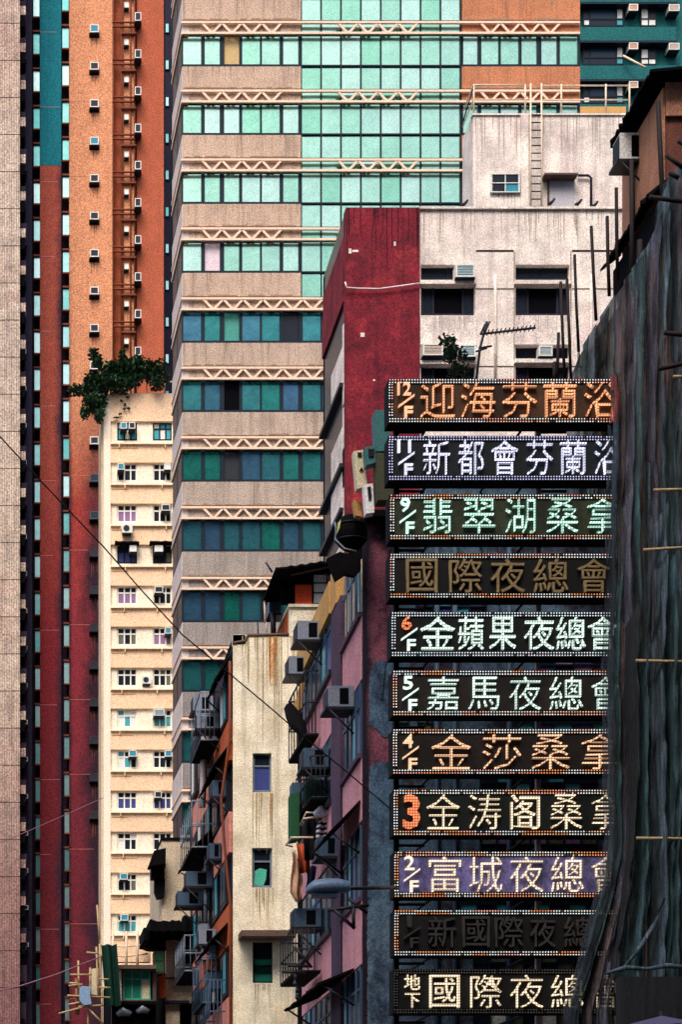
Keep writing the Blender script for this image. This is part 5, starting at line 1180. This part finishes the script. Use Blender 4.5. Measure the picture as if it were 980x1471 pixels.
SIGNS = [
 ('12/F', 558, 544, 607, 'panel_olive', 'glow_orange', WARM[1:], [('迎', 604, 653), ('海', 662, 711), ('芬', 722, 771), ('蘭', 781, 828), ('浴', 840, 888)], (551, 600), 'orange lit twelfth floor sign, topmost of the stack'),
 ('11/F', 558, 626, 690, 'panel_night', 'glow_lavender', [(.62, .62, .95), (.68, .68, .98)], [('新', 608, 646), ('都', 658, 695), ('會', 706, 744), ('芬', 756, 794), ('蘭', 805, 842), ('浴', 854, 893)], (634, 682), 'lavender white eleventh floor sign with solid lavender border'),
 ('9/F', 560, 710, 775, 'panel_moss', 'glow_mint', WARM, [('翡', 608, 649), ('翠', 665, 711), ('湖', 726, 769), ('桑', 786, 830), ('拿', 844, 888)], (717, 766), 'green lit ninth floor sign below the lavender one'),
 ('', 560, 795, 859, 'panel_black', 'unlit_tan', WARM, [('國', 583, 628), ('際', 645, 692), ('夜', 704, 754), ('總', 766, 816), ('會', 829, 876)], (804, 852), 'nightclub sign with unlit tan characters and no floor number'),
 ('6/F', 562, 879, 943, 'panel_black', 'glow_pale', COOL, [('金', 604, 653), ('蘋', 658, 695), ('果', 703, 741), ('夜', 753, 796), ('總', 799, 841), ('會', 845, 887)], (887, 934), 'black sixth floor sign in bold mint brush style characters'),
 ('5/F', 564, 963, 1028, 'panel_umber', 'glow_pale', WARM, [('嘉', 614, 659), ('馬', 673, 717), ('夜', 732, 777), ('總', 790, 837), ('會', 850, 890)], (973, 1020), 'pale white fifth floor sign on a dark brown panel'),
 ('4/F', 564, 1047, 1112, 'panel_umber', 'glow_peach', WARM, [('金', 620, 676), ('莎', 693, 748), ('桑', 764, 818), ('拿', 836, 888)], (1056, 1105), 'peach lit fourth floor sign with four wide characters'),
 ('3', 565, 1134, 1200, 'panel_forest', 'glow_cream', WARM, [('金', 613, 660), ('涛', 673, 719), ('阁', 733, 775), ('桑', 791, 836), ('拿', 850, 890)], (1142, 1191), 'third floor sign with a big orange numeral three'),
 ('2/F', 566, 1223, 1289, 'panel_violet', 'glow_cream', WARM, [('富', 616, 662), ('城', 674, 721), ('夜', 733, 780), ('總', 792, 838), ('會', 850, 892)], (1231, 1281), 'second floor sign with cream characters on a violet panel'),
 ('1/F', 566, 1307, 1373, 'panel_unlit', 'unlit_grey', WARM, [('新', 615, 655), ('國', 664, 703), ('際', 711, 751), ('夜', 761, 798), ('總', 810, 851)], (1317, 1361), 'first floor sign whose grey characters are switched off'),
 ('地下', 565, 1392, 1456, 'panel_black', 'glow_cream', None, [('國', 617, 660), ('際', 676, 720), ('夜', 733, 780), ('總', 792, 838), ('會', 850, 890)], (1401, 1448), 'lowest sign for the ground floor with an unlit border')]
RX = 909
for si, (num, L, T, B, pm, gm, pal, chars, (c0, c1_), lab) in enumerate(SIGNS):
    s = thing('neon_sign', lab, 'neon sign', P((L + RX) / 2, B, YN), 'stacked neon nightclub signs')
    fb('back_box', s, L + .5, T + .5, RX - .5, B - .5, YN + .04, .46, 'sign_case')
    fb('panel', s, L + 7.5, T + 7.5, RX - 7.5, B - 7.5, YN + .015, .02, pm)
    f = MB(); f.fb(L, T, RX, T + 7, YN, .05); f.fb(L, B - 7, RX, B, YN, .05); f.fb(L, T + 7, L + 7.2, B - 7, YN, .05); f.fb(RX - 7.2, T + 7, RX, B - 7, YN, .05)
    f.build('border_frame', 'sign_case', s)
    bulbs(s, L, T, RX, B, YN - .004, pal if pal else [(.05, .045, .04)])
    bold = -.016 if si != 4 else -.006
    if gm in ('unlit_tan', 'unlit_grey'): bold = 0
    for ch, a, c in chars: glyph(ch, a, c0, c, c1_, YN, gm, s, max(bold, -.006) if ch in '阁國' else max(bold, -.012) if ch in '蘭翡翠總富馬嘉際都會' else bold)
    x0 = L + 12; gn_ = gm.replace('glow_', 'number_')
    if num == '3': glyph('3', x0 + 2, c0, x0 + 26, c1_, YN, 'glow_red', s, .02, 'floor_number')
    elif num == '地下':
        glyph('地', x0 + 4, c0 - 1, x0 + 26, c0 + 21, YN, gm, s, 0, 'floor_number'); glyph('下', x0 + 5, c0 + 26, x0 + 26, c0 + 47, YN, gm, s, 0, 'floor_number')
    elif num:
        n_ = num.split('/')[0]; H = c1_ - c0
        if len(n_) == 2: glyph(n_, x0 + 1, c0 - 1, x0 + 20, c0 + H * .35, YN, gn_, s, .006, 'floor_number')
        elif n_ == '1': glyph(n_, x0 + 7, c0 - 1, x0 + 13, c0 + H * .35, YN, gn_, s, .006, 'floor_number')
        else: glyph(n_, x0 + 3, c0 - 1, x0 + 17, c0 + H * .38, YN, 'glow_red' if n_ == '6' else gn_, s, .006, 'floor_number')
        xa, za, xb, zb_ = X(x0 + 2, YN), Z(c0 + H * .70, YN), X(x0 + 25, YN), Z(c0 + H * .36, YN); wd = .02
        MB().add([(xa, YN - .065, za + wd), (xa, YN - .065, za - wd), (xb, YN - .065, zb_ - wd), (xb, YN - .065, zb_ + wd), (xa, YN - .01, za + wd), (xa, YN - .01, za - wd), (xb, YN - .01, zb_ - wd), (xb, YN - .01, zb_ + wd)],
                 [(0, 1, 2, 3), (7, 6, 5, 4), (0, 4, 5, 1), (1, 5, 6, 2), (2, 6, 7, 3), (3, 7, 4, 0)]).build('slash', gn_, s)
        glyph('F', x0 + 11, c0 + H * .69, x0 + 23, c1_ + 1, YN, gn_, s, .006, 'floor_letter')
    # lane of dark brackets under each sign
    tube('hanger', s, [P(L + 60, B - 2, YN + .35), (X(L + 60, YN), 43.95, Z(B - 6, YN))], .03, 'dark_metal')
    tube('hanger', s, [P(L + 200, B - 2, YN + .35), (X(L + 200, YN), 43.95, Z(B - 6, YN))], .03, 'dark_metal')
bpy.data.objects.remove(fo)

# ------------------------------------------------------------------ overhead wires
def wire(label, pts, Y, r_, mat, name='overhead_wire'):
    meta(tube(name, None, [(X(x, Y + i * .4), Y + i * .4, Z(y, Y + i * .4)) for i, (x, y) in enumerate(pts)], r_, mat, n=5), label, 'wire', 'wires strung across the street')
wire('long black wire slanting down from the left edge to the signs', [(-20, 606), (60, 693), (148, 785), (205, 850), (262, 912), (330, 968), (390, 1018), (436, 1058), (500, 1110), (562, 1163)], 34, .013, 'cable_black')
wire('thin pink wire across the dark red estate, upper one', [(-10, 1214), (40, 1194), (90, 1172), (148, 1146)], 60, .013, 'cable_dusky')
wire('dark pink wire across the estate, just above the bamboo scaffold', [(-10, 1425), (30, 1416), (80, 1400), (145, 1374)], 60, .022, 'cable_dusky')
wire('black wire hanging down over the pink and blue column', [(555, 950), (552, 985), (545, 1030), (539, 1070), (536, 1110)], 43.4, .012, 'cable_black')

# ------------------------------------------------------------------ unseen city behind the viewpoint, sized to darken the tower's glass and near street
for i, (x0, x1, y0, h) in enumerate(((-70, -34, -32, 98), (-32, -4, -36, 106), (-1, 30, -30, 104), (33, 66, -34, 100), (69, 110, -32, 108))):
    t = thing('unseen_tower_block', 'unseen grey tower block standing behind the viewpoint, number %d along the street' % (i + 1), 'building', ((x0 + x1) / 2, y0, 0), 'tower blocks behind the viewpoint')
    t['label'] = 'unseen grey tower block behind the viewpoint, ' + ('farthest left', 'left of the street', 'directly behind the street', 'right of the street', 'farthest right')[i]
    box('body', t, x0, x1, y0 - 20, y0, 0, h, 'city_grey')
    b = MB()
    for k in range(int(h / 3.3)):
        b.box(x0 + 1, x1 - 1, y0, y0 + .08, 2 + k * 3.3, 3.6 + k * 3.3)
    b.build('window_bands', 'city_glass', t)
print('objects', len(bpy.data.objects))
